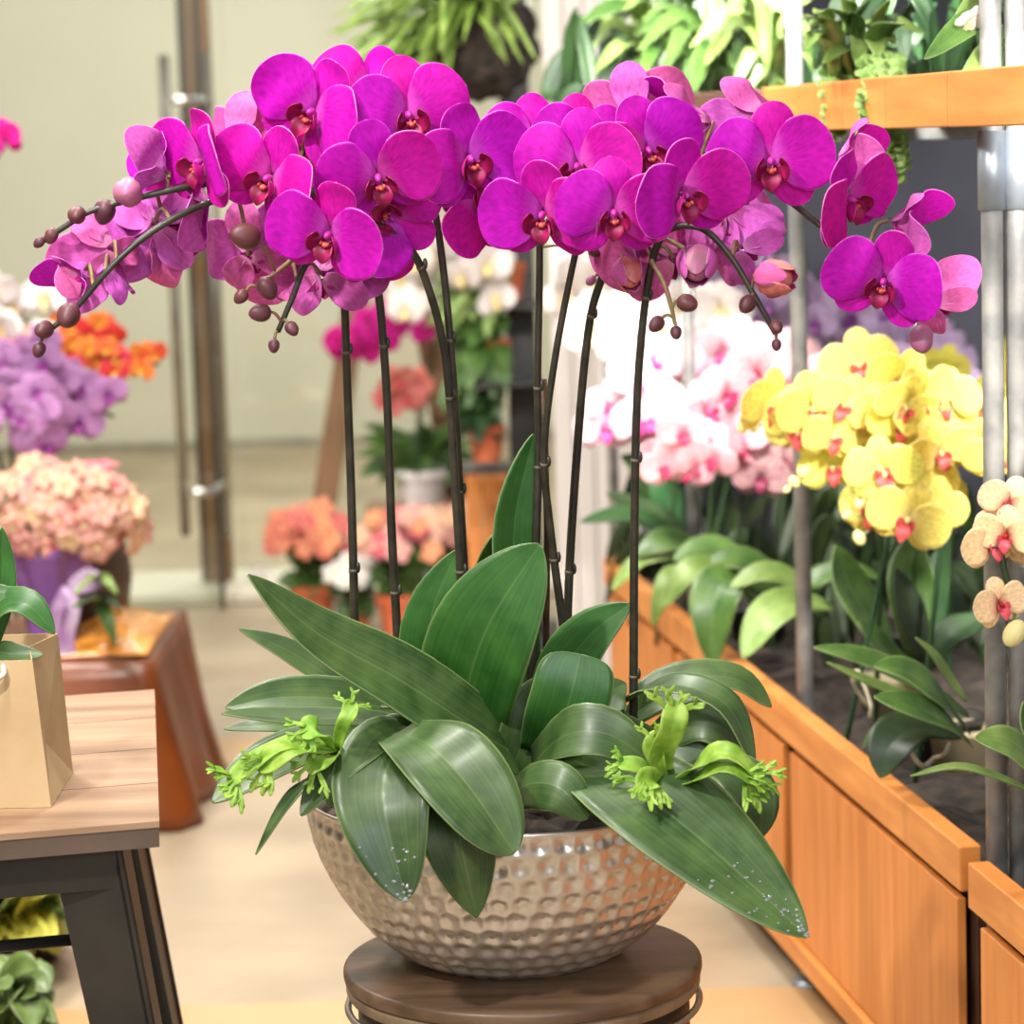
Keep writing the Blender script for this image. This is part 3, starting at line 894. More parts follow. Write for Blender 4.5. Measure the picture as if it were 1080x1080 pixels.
BP = at_z(543, 1003, ZS)
bowl = empty('bowl', (BP.x, BP.y, ZS), 'hammered champagne-silver metal bowl on the round stool', 'bowl')
def bowl_mesh():
    key = [(.118, 0), (.128, .004), (.150, .018), (.183, .048), (.213, .090), (.237, .140), (.247, .180), (.2485, .207)]
    C = catmull([Vector((r, 0, z)) for r, z in key], 150)
    prof = np.array([(p.x, p.z) for p in C])
    seg = np.hypot(*np.diff(prof, axis=0).T); arc = np.concatenate([[0], np.cumsum(seg)])
    tot = arc[-1]
    NT = 640
    th = np.linspace(0, 2 * PI, NT, endpoint=False)
    sp = .0265
    nrow = int(tot / (sp * .9))
    rows = (np.arange(nrow) + .5) * tot / nrow
    rrow = np.interp(rows, arc, prof[:, 0])
    rg = np.random.RandomState(5)
    vs = []
    d = np.full((len(arc), NT), 9.0)
    for k in range(nrow):
        n = int(round(2 * PI * rrow[k] / sp)); 
        jit = rg.uniform(-.12, .12, n); js = rg.uniform(-.1, .1, n) * sp
        cell = (th / (2 * PI) * n + (.5 if k % 2 else 0))
        for dc in (-1, 0, 1):
            ci = np.round(cell) + dc
            id_ = ci.astype(int) % n
            dx = (cell - ci - jit[id_]) / n * 2 * PI * rrow[k]
            for i in range(len(arc)):
                if abs(arc[i] - rows[k]) < sp * 1.2:
                    dd = np.hypot(dx, arc[i] - rows[k] - js[id_])
                    d[i] = np.minimum(d[i], dd)
    R = sp * .62
    dep = .0050 * (.5 + .5 * np.cos(PI * np.clip(d / R, 0, 1)))
    fade = np.clip((tot - arc) / .008, 0, 1)[:, None]
    dep = dep * fade
    tn = np.gradient(prof, axis=0); tn /= np.linalg.norm(tn, axis=1, keepdims=True)
    nr, nz = tn[:, 1], -tn[:, 0]
    RR = prof[:, 0][:, None] - nr[:, None] * dep
    ZZ = prof[:, 1][:, None] - nz[:, None] * dep
    ZZ = np.maximum(ZZ, 0)
    X = RR * np.cos(th); Y = RR * np.sin(th)
    V = np.stack([X, Y, ZZ], -1)
    mb = MB()
    n1 = len(arc)
    vs = V.reshape(-1, 3).tolist()
    inner = [(.2475, .2095), (.2445, .2085), (.240, .17), (.225, .12), (.19, .06)]
    for r, z in inner: vs += [(r * math.cos(a), r * math.sin(a), z) for a in th]
    fs = []
    tr = n1 + len(inner)
    for j in range(tr - 1):
        for i in range(NT):
            k = (i + 1) % NT
            fs.append((j * NT + i, j * NT + k, (j + 1) * NT + k, (j + 1) * NT + i))
    fs.append(tuple(range(NT - 1, -1, -1)))
    fs.append(tuple((tr - 1) * NT + i for i in range(NT)))
    mb.add([tuple(v) for v in vs], fs)
    return mb
M['bowl'] = mat('champagne_metal', (226, 216, 203), (210, 198, 182), rough=.28, metal=.7, scale=9, lo=.3, hi=.75)
bm_ = bowl_mesh().mesh('body', M['bowl'])
bo = place('body', bm_, Matrix.Translation((BP.x, BP.y, ZS)), bowl)
g = MB()
n1, n2 = 14, 48
grid = [[Vector((BP.x + .226 * i / n1 * math.cos(2 * PI * j / n2), BP.y + .226 * i / n1 * math.sin(2 * PI * j / n2), ZS + .165 + .02 * noise.noise(Vector((i * .9, j * .7, 0))) )) for j in range(n2 + 1)] for i in range(n1 + 1)]
g.sheet(grid, -.01)
o = g.build('potting_bark', M['bark'], bowl); o['kind'] = 'stuff'
CB = Vector((BP.x, BP.y, ZS + .17))

# ------------------------------------------------------------------ the magenta orchids in the bowl
rb = lambda dx, dy: (BP.x + dx, BP.y + dy, ZS + .17)
PA = orchid_plant('orchid_plant', 'magenta orchid on the leftmost upright stem, its spray tip reaching furthest left', rb(-.17, .03),
    [(374, 790, 3.38), (374, 672, 3.37), (371, 540, 3.36), (366, 400, 3.34), (362, 300, 3.30), (350, 230, 3.29), (310, 192, 3.27), (250, 190, 3.24), (188, 199, 3.2), (140, 210, 3.19), (95, 223, 3.18), (70, 238, 3.18), (46, 254, 3.18)],
    [(214, 173, 3.19, 126, -48, 8, 12), (172, 184, 3.2, 84, -96, -30, -20), (168, 236, 3.26, 104, -140, 20, 60), (248, 150, 3.33, 110, 160, 0, 0), (285, 190, 3.17, 132, -30, 6, 28), (214, 208, 3.27, 110, -60, 20, 190)],
    [(135, 203, 3.17, 18, 'bud_pink'), (110, 224, 3.19, 13), (81, 227, 3.17, 11), (54, 249, 3.18, 8), (41, 256, 3.18, 6)])
PB = orchid_plant('orchid_plant', 'magenta orchid on the second stem, its spray dipping lowest over the pale floor', rb(-.12, -.02),
    [(421, 795, 3.36), (420, 695, 3.35), (413, 560, 3.34), (407, 400, 3.32), (394, 280, 3.30), (365, 220, 3.28), (300, 195, 3.26), (240, 207, 3.22), (190, 227, 3.18), (150, 252, 3.16), (115, 284, 3.15), (80, 325, 3.15), (50, 350, 3.15)],
    [(116, 262, 3.2, 100, -150, 10, 30), (84, 288, 3.19, 70, -62, 30, 10), (165, 236, 3.24, 116, 165, 10, 80), (263, 268, 3.26, 112, 175, -10, 15), (330, 120, 3.22, 134, -26, 4, 36), (112, 282, 3.2, 74, -150, 40, 200)],
    [(72, 333, 3.14, 14), (46, 348, 3.14, 11), (41, 369, 3.14, 8)])
PC = orchid_plant('orchid_plant', 'magenta orchid curving left from the paired stems to a hanging cluster of plum buds', rb(-.05, .02),
    [(489, 780, 3.33), (487, 635, 3.31), (481, 530, 3.3), (470, 380, 3.28), (447, 290, 3.26), (425, 255, 3.24), (395, 236, 3.22), (362, 240, 3.2), (325, 275, 3.19), (308, 315, 3.19), (293, 350, 3.19)],
    [(348, 249, 3.13, 132, -22, 14, 18), (409, 226, 3.23, 120, 16, 20, 120), (340, 290, 3.25, 116, 170, 10, 0), (300, 275, 3.28, 100, -165, 0, 60), (392, 262, 3.27, 96, 40, 30, 30)],
    [(258, 249, 3.15, 16), (282, 304, 3.18, 12), (274, 330, 3.18, 11), (254, 313, 3.18, 8), (308, 347, 3.18, 8), (289, 365, 3.18, 7)],
    branches=[[(330, 268, 3.19), (312, 272, 3.18), (290, 288, 3.18), (270, 302, 3.18)]])
PD = orchid_plant('orchid_plant', 'magenta orchid rising highest, dark stem bending left under the uppermost blooms', rb(-.03, .05),
    [(493, 780, 3.36), (491, 640, 3.34), (486, 540, 3.32), (478, 400, 3.29), (467, 280, 3.28), (455, 208, 3.27), (432, 150, 3.26), (398, 118, 3.26), (362, 104, 3.26)],
    [(385, 106, 3.27, 126, -22, -8, 28), (430, 124, 3.21, 136, 14, 4, -8), (399, 188, 3.16, 134, 8, 22, -14), (330, 165, 3.28, 110, -10, 0, 60), (455, 165, 3.27, 112, 20, 10, 40)],
    [])
PE = orchid_plant('orchid_plant', 'magenta orchid at the centre leaning left, blooms turned to one side above bare stems', rb(.01, .04),
    [(557, 790, 3.34), (563, 640, 3.33), (568, 480, 3.32), (567, 400, 3.31), (569, 270, 3.29), (566, 205, 3.28), (540, 165, 3.28), (505, 150, 3.28)],
    [(494, 170, 3.22, 132, 24, 6, -14), (574, 228, 3.19, 132, -20, 14, 2), (563, 152, 3.32, 116, 8, -8, 0), (508, 212, 3.26, 116, 30, 20, 150)],
    [(627, 266, 3.28, 6)],
    stake_px=[(575, 760, 3.36), (577, 560, 3.35), (573, 400, 3.34)])
PF = orchid_plant('orchid_plant', 'magenta orchid at the centre with the broadest front-facing bloom', rb(.05, .02),
    [(600, 790, 3.35), (597, 690, 3.34), (583, 580, 3.32), (574, 480, 3.3), (585, 380, 3.28), (608, 262, 3.26), (625, 205, 3.25), (650, 170, 3.25)],
    [(610, 178, 3.19, 134, -12, 6, 4), (647, 226, 3.14, 126, 2, 12, 2), (683, 160, 3.21, 128, 14, 14, -22), (668, 124, 3.3, 118, 172, -6, 10), (612, 150, 3.3, 108, 10, 0, 0)],
    [])
PG = orchid_plant('orchid_plant', 'magenta orchid whose spray arches furthest right past the steel posts', rb(.06, .06),
    [(597, 790, 3.38), (598, 670, 3.37), (604, 540, 3.36), (619, 360, 3.33), (636, 290, 3.31), (662, 240, 3.28), (705, 195, 3.26), (765, 178, 3.25), (820, 203, 3.22), (868, 240, 3.2), (903, 264, 3.18), (938, 300, 3.18), (965, 338, 3.18)],
    [(812, 172, 3.16, 136, 2, 8, 2), (893, 212, 3.15, 126, 48, 14, -24), (888, 168, 3.23, 88, 82, 0, -14), (932, 298, 3.12, 126, -16, 12, 16), (944, 234, 3.2, 86, 70, 14, -30), (986, 320, 3.17, 88, 150, -10, 40), (800, 120, 3.3, 100, -150, 10, 30)],
    [(972, 358, 3.15, 15, 'bud_pink'), (904, 266, 3.15, 7), (662, 287, 3.24, 19, 'open_salmon'), (623, 296, 3.3, 6, 'bud_pink')])
PH = orchid_plant('orchid_plant', 'magenta orchid on the rightmost upright stem, with half-open salmon buds below its blooms', rb(.15, .0),
    [(667, 800, 3.31), (668, 735, 3.3), (669, 560, 3.28), (673, 400, 3.26), (685, 290, 3.24), (702, 245, 3.22), (738, 240, 3.2), (770, 270, 3.19), (800, 320, 3.18), (818, 352, 3.18)],
    [(719, 207, 3.14, 134, 30, 12, -10), (745, 130, 3.28, 118, -100, 10, 40), (765, 222, 3.24, 116, 172, 30, 10), (782, 262, 3.22, 92, 160, 0, 50), (708, 272, 3.24, 118, -160, 0, 20), (668, 258, 3.26, 100, 175, 0, 20)],
    [(735, 277, 3.16, 23, 'open_pink'), (815, 293, 3.16, 23, 'open_salmon'), (725, 320, 3.17, 11), (692, 342, 3.17, 9), (713, 351, 3.17, 7), (788, 321, 3.17, 10), (819, 345, 3.17, 8), (819, 364, 3.17, 6)],
    branches=[[(687, 275, 3.22), (700, 298, 3.19), (707, 320, 3.18), (712, 342, 3.18)], [(700, 250, 3.22), (722, 262, 3.19), (735, 268, 3.18)]])

# leaves: base first
def L(parent, pts, Wp, mk='leaf', hint=(0, -.6, .8), **kw):
    return leaf_px(parent, pts, Wp, mk, hint, **kw)
L(PB, [(560, 806, 3.28), (500, 768, 3.22), (420, 716, 3.17), (335, 668, 3.13), (262, 606, 3.10)], 84, hint=(.25, -.75, .6), c=.42, b0=.55, p=1.8, q=.8, n=20, fold=.2)
L(PA, [(420, 760, 3.36), (345, 712, 3.36), (300, 684, 3.36), (252, 663, 3.36)], 30, hint=(.2, -.7, .6), b0=.5, q=.9)
L(PA, [(440, 762, 3.3), (380, 740, 3.28), (300, 735, 3.25), (238, 746, 3.22)], 52, hint=(.1, -.65, .7), c=.5, b0=.5)
L(PB, [(470, 775, 3.22), (400, 760, 3.19), (310, 757, 3.16), (234, 752, 3.13)], 36, hint=(.0, -.35, .95), c=.6, b0=.5)
L(PA, [(440, 770, 3.3), (370, 772, 3.25), (290, 765, 3.2), (236, 768, 3.2)], 24, hint=(0, -.5, .8), b0=.5)
L(PA, [(390, 770, 3.24), (330, 785, 3.18), (275, 810, 3.13), (224, 846, 3.1)], 66, hint=(-.25, -.6, .65), c=.5, b0=.4)
L(PA, [(380, 790, 3.24), (330, 820, 3.14), (300, 850, 3.11), (269, 901, 3.1)], 22, hint=(-.6, -.5, .4), b0=.6, q=.9)
L(PB, [(425, 780, 3.22), (385, 792, 3.12), (350, 815, 3.07), (317, 860, 3.05)], 50, hint=(-.3, -.75, .5), c=.5, b0=.5)
front_leaf = L(PC, [(440, 778, 3.2), (412, 800, 3.1), (405, 850, 3.03), (428, 950, 3.0)], 112, hint=(-.08, -.95, .25), c=.5, b0=.5, p=2, q=.65, n=20, fold=.18)
L(PC, [(420, 772, 3.16), (455, 788, 3.06), (495, 830, 3.01), (543, 900, 2.995)], 100, hint=(.15, -.8, .55), c=.55, b0=.5, p=2.4, q=.6, n=20, fold=.16)
L(PD, [(470, 800, 3.16), (478, 850, 3.07), (488, 900, 3.05), (503, 968, 3.06)], 84, hint=(0, -.97, .2), c=.5, b0=.6, q=.8)
L(PE, [(538, 838, 3.14), (562, 826, 3.08), (592, 832, 3.05), (620, 864, 3.05)], 58, hint=(-.05, -.9, .45), c=.5, b0=.6, p=2.2, q=.6, fold=-.2)
L(PD, [(500, 790, 3.3), (492, 735, 3.25), (515, 660, 3.21), (569, 574, 3.2)], 118, 'leaf_young', hint=(-.25, -.95, .1), c=.55, b0=.55, p=2.2, q=.7, n=20, fold=.12)
L(PD, [(478, 790, 3.36), (455, 720, 3.34), (455, 650, 3.33), (482, 580, 3.33)], 64, 'leaf_young', hint=(-.2, -.95, .1), c=.5, b0=.5)
L(PE, [(560, 790, 3.36), (545, 640, 3.34), (543, 550, 3.33), (563, 458, 3.33)], 50, 'leaf_young', hint=(.3, -.95, .1), c=.6, b0=.6, p=2, q=.7)
L(PE, [(520, 700, 3.36), (512, 640, 3.36), (514, 600, 3.36), (520, 565, 3.34)], 36, 'leaf_young', hint=(.4, -.9, .1), b0=.7)
L(PE, [(545, 690, 3.34), (535, 640, 3.34), (532, 600, 3.34), (531, 572, 3.33)], 32, 'leaf_young', hint=(-.3, -.9, .1), b0=.7)
L(PF, [(580, 790, 3.34), (590, 720, 3.32), (620, 672, 3.31), (664, 637, 3.3)], 62, 'leaf_young', hint=(-.2, -.85, .4), c=.5, b0=.5)
L(PF, [(580, 800, 3.24), (592, 765, 3.2), (603, 730, 3.19), (612, 690, 3.2)], 86, 'leaf_young', hint=(-.1, -1, .1), c=.5, b0=.8, p=6, q=.35, fold=.06, n=20)
L(PF, [(560, 806, 3.2), (595, 776, 3.12), (640, 774, 3.1), (692, 806, 3.1)], 62, hint=(-.1, -.75, .6), c=.5, b0=.65, p=2, q=.7)
big_leaf = L(PH, [(600, 800, 3.22), (660, 826, 3.06), (740, 886, 2.99), (852, 988, 2.93)], 126, hint=(.12, -.7, .7), c=.5, b0=.55, p=2.2, q=.75, n=24, fold=.14)
L(PH, [(650, 745, 3.3), (700, 722, 3.24), (765, 742, 3.2), (797, 808, 3.19)], 44, hint=(.3, -.5, .8), c=.5, b0=.6, n=18)
L(PG, [(670, 735, 3.36), (715, 716, 3.36), (775, 716, 3.36), (814, 745, 3.36)], 46, 'leaf', hint=(.1, -.5, .85), c=.5, b0=.5)
L(PG, [(660, 760, 3.32), (700, 735, 3.3), (745, 738, 3.29), (790, 760, 3.3)], 44, hint=(.1, -.7, .7), b0=.5)
L(PG, [(690, 780, 3.28), (735, 760, 3.26), (770, 775, 3.25), (782, 820, 3.26)], 56, hint=(.2, -.7, .5), b0=.5)
L(PH, [(735, 800, 3.22), (775, 815, 3.16), (800, 845, 3.15), (803, 884, 3.15)], 54, hint=(.35, -.8, .3), c=.5, b0=.5)
L(PF, [(700, 790, 3.25), (640, 765, 3.22), (640, 735, 3.24), (660, 720, 3.26)], 50, hint=(0, -.8, .5), b0=.6)
L(PC, [(470, 770, 3.3), (470, 745, 3.26), (440, 730, 3.25), (400, 745, 3.26)], 44, hint=(0, -.7, .7), b0=.6)
L(PE, [(540, 815, 3.26), (560, 760, 3.25), (580, 735, 3.27), (600, 720, 3.3)], 60, hint=(0, -.9, .4), b0=.7)
L(PG, [(640, 810, 3.3), (690, 800, 3.26), (740, 810, 3.24), (770, 850, 3.24)], 60, hint=(.1, -.8, .5), b0=.6)
L(PC, [(470, 800, 3.26), (440, 780, 3.2), (400, 790, 3.18), (375, 830, 3.16)], 60, hint=(-.1, -.8, .5), b0=.6)
L(PB, [(440, 800, 3.2), (395, 800, 3.13), (365, 820, 3.1), (345, 850, 3.1)], 44, hint=(-.2, -.8, .5), b0=.6)

def drops(leaf, n, lo, seed):
    r = random.Random(seed)
    vs = [v.co.copy() for v in leaf.data.vertices][:len(leaf.data.vertices) // 2]
    ns = [v.normal.copy() for v in leaf.data.vertices][:len(vs)]
    rows = len(vs) // 11
    mb = MB()
    for i in range(n):
        k = int(rows * r.uniform(lo, .97)) * 11 + r.randrange(1, 9)
        p = vs[k].lerp(vs[min(k + r.choice((1, 11, 12)), len(vs) - 1)], r.random())
        q = r.uniform(.0008, .0022)
        nn = ns[k]
        if nn.z < 0: nn = -nn
        Rm = nn.to_track_quat('Z', 'Y').to_matrix()
        mb.ell(p, (q * r.uniform(1, 1.7), q, q * .6), Rm, 8, 6)
    me = mb.mesh('water_drops', M['water'])
    o = link(bpy.data.objects.new('water_drops', me)); o.parent = leaf; o['kind'] = 'stuff'
M['water'] = mat('water_drop', (236, 240, 240), rough=.05, spec=.9, coat=1)
M['water'].node_tree.nodes['Principled BSDF'].inputs['Transmission Weight'].default_value = .8
drops(big_leaf, 60, .55, 1)
drops(front_leaf, 30, .6, 2)

# two crested ferns tucked between the orchids
def frond(t, pts, Wp, seed, crest=6, hint=(0, -.6, .8)):
    r = random.Random(seed)
    C = [at(*p) for p in pts]
    Y = pts[-1][2]; w = Wp * Y / F
    mb = MB()
    blade(mb, C, w, hint, .0012, n=16, c=.75, b0=.45, q=.5, fold=.3, wave=.35, seed=seed)
    d = (C[-1] - C[-2]).normalized()
    side = d.cross(Vector((0, -1, .2))).normalized()
    for k in range(crest):
        a = (k / (crest - 1) - .5) * 2.2
        dd = (d * math.cos(a) + side * math.sin(a) + Vector((0, r.uniform(-.5, .2), r.uniform(-.3, .3)))).normalized()
        st = C[-1] - d * w * .35 + side * math.sin(a) * w * .3
        ln = w * r.uniform(.6, 1.0)
        blade(mb, [st, st + dd * ln * .6, st + dd * ln * 1.2 + Vector((0, 0, -ln * .25))], w * .24, hint, .001, n=7, c=.6, b0=.6, fold=.4, wave=.5, seed=k, ss=[-1, -.4, .4, 1])
        for sg in (-1, 1):
            s2 = st + dd * ln * .7
            d2 = (dd + side * sg * .8).normalized()
            blade(mb, [s2, s2 + d2 * ln * .25, s2 + d2 * ln * .5], w * .13, hint, .001, n=5, c=.6, b0=.6, fold=.4, ss=[-1, 0, 1])
    return mb.build('frond', M['fern'], t)
t = empty('crested_fern', at(705, 828, 3.1), 'bright green crested fern on the right side of the bowl', 'fern')
frond(t, [(706, 838, 3.08), (696, 800, 3.05), (708, 770, 3.03), (713, 738, 3.04)], 30, 1, 4, hint=(.2, -.9, .2))
frond(t, [(706, 838, 3.08), (735, 806, 3.03), (770, 795, 3.0), (806, 826, 3.0)], 28, 2, 6, hint=(.1, -.5, .8))
frond(t, [(706, 838, 3.08), (740, 818, 3.02), (770, 812, 2.99), (795, 824, 2.99)], 24, 3, 6, hint=(.1, -.5, .8))
frond(t, [(706, 838, 3.08), (690, 822, 3.04), (684, 826, 3.02), (682, 834, 3.01)], 30, 4, 6, hint=(0, -.9, .3))
frond(t, [(700, 832, 3.1), (680, 812, 3.07), (664, 806, 3.06), (650, 806, 3.06)], 18, 5, 5, hint=(0, -.8, .5))
frond(t, [(704, 834, 3.08), (694, 806, 3.05), (690, 790, 3.05), (692, 770, 3.05)], 22, 6, 3, hint=(-.3, -.9, .2))
t = empty('crested_fern', at(345, 790, 3.1), 'bright green crested fern drooping over the left side of the bowl', 'fern')
frond(t, [(352, 790, 3.1), (320, 783, 3.06), (285, 792, 3.04), (240, 828, 3.03)], 26, 7, 6)
frond(t, [(352, 790, 3.1), (325, 790, 3.05), (300, 795, 3.03), (272, 812, 3.03)], 30, 8, 6)
frond(t, [(352, 792, 3.1), (338, 775, 3.06), (330, 768, 3.05), (318, 776, 3.05)], 26, 9, 4)
frond(t, [(355, 790, 3.1), (362, 765, 3.08), (368, 752, 3.08), (372, 738, 3.09)], 18, 10, 3, hint=(0, -.9, .3))
frond(t, [(355, 796, 3.1), (345, 800, 3.06), (332, 806, 3.05), (325, 815, 3.05)], 24, 11, 4)

# ------------------------------------------------------------------ orchids growing in the planter
def soil(px, py): return at_z(px, py, .41)
GW = 'potted orchids in the planter'
def sp(label, *a, **k): return spray('potted_orchid', label, 'orchid', GW, *a, **k)
zb = lambda px, Y: (lambda p: (p.x, Y, .41))(at(px, 600, Y))
# white and blush at the far end
sp('white orchid spray nearest the white boarded wall, beside the dark stems', zb(672, 6.2), [(690, 330, 6.2), (655, 310, 6.2), (620, 312, 6.2), (590, 325, 6.2)], 11, 58, 'white', 1)
sp('white orchid spray arching above the blush orchids beside the last pipe post', zb(700, 6.0), [(720, 330, 6.0), (690, 325, 6.0), (655, 340, 6.0), (628, 365, 6.0)], 11, 62, 'white', 2)
sp('white orchid spray standing behind the rightmost magenta stem', zb(740, 5.9), [(770, 350, 5.9), (735, 350, 5.9), (700, 362, 5.9), (668, 385, 5.9)], 12, 64, 'white', 3)
sp('white orchid spray low beside the rightmost magenta stem', zb(730, 5.75), [(790, 385, 5.75), (745, 380, 5.75), (705, 392, 5.75), (668, 410, 5.75)], 12, 62, 'white', 4)
sp('blush orchid with deep pink lips hanging low beside the far pipe posts', zb(690, 5.6), [(720, 410, 5.6), (690, 415, 5.6), (655, 430, 5.6), (650, 465, 5.6)], 11, 66, 'blush', 5)
sp('blush white orchid spray beneath the half-open salmon buds', zb(780, 5.6), [(830, 390, 5.6), (800, 385, 5.6), (760, 395, 5.6), (730, 415, 5.6)], 10, 66, 'blush', 6)
sp('lilac orchid spray furthest back below the salmon buds', zb(760, 6.5), [(840, 320, 6.5), (800, 300, 6.5), (760, 300, 6.5), (735, 330, 6.5)], 12, 54, 'lilac', 7)
sp('mauve orchid spray against the dark wall behind the yellow orchids', zb(900, 6.4), [(880, 350, 6.4), (910, 345, 6.4), (940, 355, 6.4), (965, 395, 6.4)], 13, 58, 'lilac', 8)
sp('mauve orchid spray against the dark wall, close to the double pipe post', zb(960, 6.3), [(930, 370, 6.3), (960, 372, 6.3), (990, 385, 6.3), (1010, 405, 6.3)], 11, 58, 'lilac', 9)
sp('mauve orchid spray beside the single pipe post, above the pink orchids', zb(830, 6.2), [(880, 330, 6.2), (850, 320, 6.2), (820, 330, 6.2), (795, 350, 6.2)], 11, 56, 'lilac', 10)
sp('pink speckled orchid spray with crimson lips, beside the thin pipe post', zb(760, 5.3), [(790, 425, 5.3), (770, 430, 5.3), (745, 450, 5.3), (735, 490, 5.3)], 9, 76, 'pink', 11)
sp('pink speckled orchid spray left of the single pipe post', zb(800, 5.3), [(850, 410, 5.3), (825, 405, 5.3), (800, 415, 5.3), (785, 440, 5.3)], 8, 78, 'pink', 12)
sp('salmon pink orchid spray drooping lowest beside the thin pipe post', zb(740, 5.2), [(750, 470, 5.2), (735, 470, 5.2), (722, 485, 5.2), (725, 510, 5.2)], 6, 60, 'pink', 13)
sp('striped dusky pink orchid spray under the yellow bud tail', zb(810, 5.3), [(835, 465, 5.3), (820, 468, 5.3), (800, 478, 5.3), (780, 492, 5.3)], 7, 66, 'stripe', 14)
# yellow
sp('bright yellow orchid crossing the single pipe post, with a short bud tail', zb(880, 4.35), [(960, 440, 4.3), (930, 415, 4.3), (893, 415, 4.28), (866, 432, 4.28), (842, 432, 4.28), (805, 448, 4.28)], 13, 84, 'yellow', 15, buds=[(795, 448, 4.27, 9), (782, 452, 4.27, 6)], spread=.5)
sp('bright yellow orchid hanging in front of the others, pale buds below', zb(960, 4.2), [(1005, 440, 4.2), (985, 455, 4.18), (962, 480, 4.16), (950, 512, 4.15), (938, 545, 4.15)], 14, 88, 'yellow', 16, buds=[(903, 514, 4.12, 9), (907, 530, 4.12, 8), (893, 543, 4.12, 6), (906, 567, 4.12, 9)], spread=.55)
sp('bright yellow orchid with its tail of buds hanging beside the single pipe post', zb(920, 4.5), [(930, 450, 4.4), (905, 450, 4.4), (880, 468, 4.38), (862, 490, 4.36)], 7, 74, 'yellow', 17, buds=[(848, 497, 4.3, 9), (838, 508, 4.3, 7), (830, 516, 4.3, 5)], spread=.5)
sp('olive yellow orchid in shade behind the double pipe post', zb(1000, 5.0), [(1000, 400, 5.0), (990, 405, 5.0), (975, 425, 5.0)], 6, 60, 'olive', 18)
sp('olive yellow orchid in shade at the far right beyond the double pipe post', zb(1090, 4.8), [(1100, 370, 4.8), (1085, 385, 4.8), (1070, 410, 4.8), (1065, 450, 4.8)], 10, 74, 'olive', 19)
sp('peach orchid with red speckled throats hanging in front of the double pipe post', zb(1110, 3.55), [(1120, 500, 3.5), (1085, 520, 3.48), (1060, 550, 3.46), (1056, 585, 3.45), (1070, 640, 3.45)], 7, 74, 'peach', 20, buds=[(1070, 668, 3.42, 16)], spread=.55)
sp('cream yellow orchid glowing at the edge beyond the double pipe post', zb(1110, 4.0), [(1110, 450, 4.0), (1085, 470, 4.0), (1070, 510, 4.0)], 6, 86, 'yellow', 21)

# leaves in the planter
def leafy(label, base, leaves, name='orchid_foliage', cat='orchid leaves', roots=()):
    t = empty(name, base, label, cat, 'leaf rosettes in the planter')
    for lf in leaves: leaf_px(t, *lf[:3], **(lf[3] if len(lf) > 3 else {}))
    for rt in roots: MB().tube(catmull([at(*p) for p in rt], 24), .0035, 7).build('aerial_root', M['root'], t)
    b0 = Vector(base)
    MB().lathe([(.045, 0), (.058, .09), (.062, .09), (.062, .1), (.05, .1), (.05, .085)], b0 + Vector((0, 0, -.0)), 20).build('pot', M['dark_pot'], t)
    return t
leafy('rosette of pale arching leaves spilling over the far end of the cedar rail', at_z(690, 620, .42),
    [([(740, 600, 5.5), (715, 572, 5.45), (665, 545, 5.4), (612, 550, 5.35)], 36, 'leaf_dark'),
     ([(760, 620, 5.4), (735, 580, 5.35), (700, 572, 5.3), (668, 586, 5.3)], 44, 'leaf_bg'),
     ([(770, 625, 5.2), (735, 606, 5.15), (705, 612, 5.1), (688, 660, 5.1)], 30, 'leaf_lime'),
     ([(740, 600, 5.4), (700, 585, 5.3), (670, 595, 5.3), (645, 622, 5.3)], 26, 'leaf_lime'),
     ([(720, 590, 5.6), (700, 540, 5.6), (680, 500, 5.6), (655, 480, 5.6)], 44, 'leaf_dark'),
     ([(720, 590, 5.6), (705, 545, 5.6), (700, 505, 5.6), (715, 480, 5.6)], 40, 'leaf_dark'),
     ([(730, 590, 5.5), (700, 550, 5.5), (670, 535, 5.5), (640, 520, 5.5)], 34, 'leaf_dark')])
leafy('rosette of grey-green leaves drooping over the rail left of the single pipe post', at_z(800, 690, .42),
    [([(800, 630, 5.0), (770, 610, 4.95), (752, 640, 4.92), (752, 704, 4.92)], 56, 'leaf_bg'),
     ([(880, 640, 4.8), (840, 635, 4.75), (808, 652, 4.72), (783, 694, 4.7)], 50, 'leaf_lime'),
     ([(790, 625, 5.0), (760, 600, 5.0), (725, 605, 4.98), (700, 640, 4.98)], 38, 'leaf_lime'),
     ([(800, 640, 5.1), (770, 590, 5.1), (740, 580, 5.1), (710, 590, 5.1)], 44, 'leaf_bg'),
     ([(820, 640, 5.0), (800, 600, 5.0), (770, 590, 5.0), (745, 600, 5.0)], 40, 'leaf_bg'),
     ([(860, 640, 4.9), (830, 610, 4.9), (800, 605, 4.9), (770, 620, 4.9)], 34, 'leaf_lime'),
     ([(870, 650, 4.9), (850, 620, 4.9), (890, 600, 4.9), (930, 610, 4.9)], 30, 'leaf_bg')])
leafy('rosette of tall dark leaves standing beneath the yellow orchids', at_z(955, 720, .42),
    [([(940, 690, 4.5), (915, 650, 4.5), (895, 615, 4.5), (882, 575, 4.5)], 50, 'leaf_bg'),
     ([(968, 700, 4.4), (962, 640, 4.4), (960, 600, 4.4), (968, 560, 4.4)], 52, 'leaf_bg'),
     ([(985, 690, 4.4), (985, 640, 4.4), (990, 600, 4.4), (1000, 570, 4.4)], 30, 'leaf_dark'),
     ([(960, 700, 4.4), (940, 690, 4.4), (920, 670, 4.4), (905, 655, 4.4)], 30, 'leaf_bg'),
     ([(980, 700, 4.3), (1000, 670, 4.3), (1020, 660, 4.3), (1040, 650, 4.3)], 40, 'leaf_dark'),
     ([(975, 700, 4.3), (965, 660, 4.3), (955, 630, 4.3), (945, 600, 4.3)], 34, 'leaf_dark')])
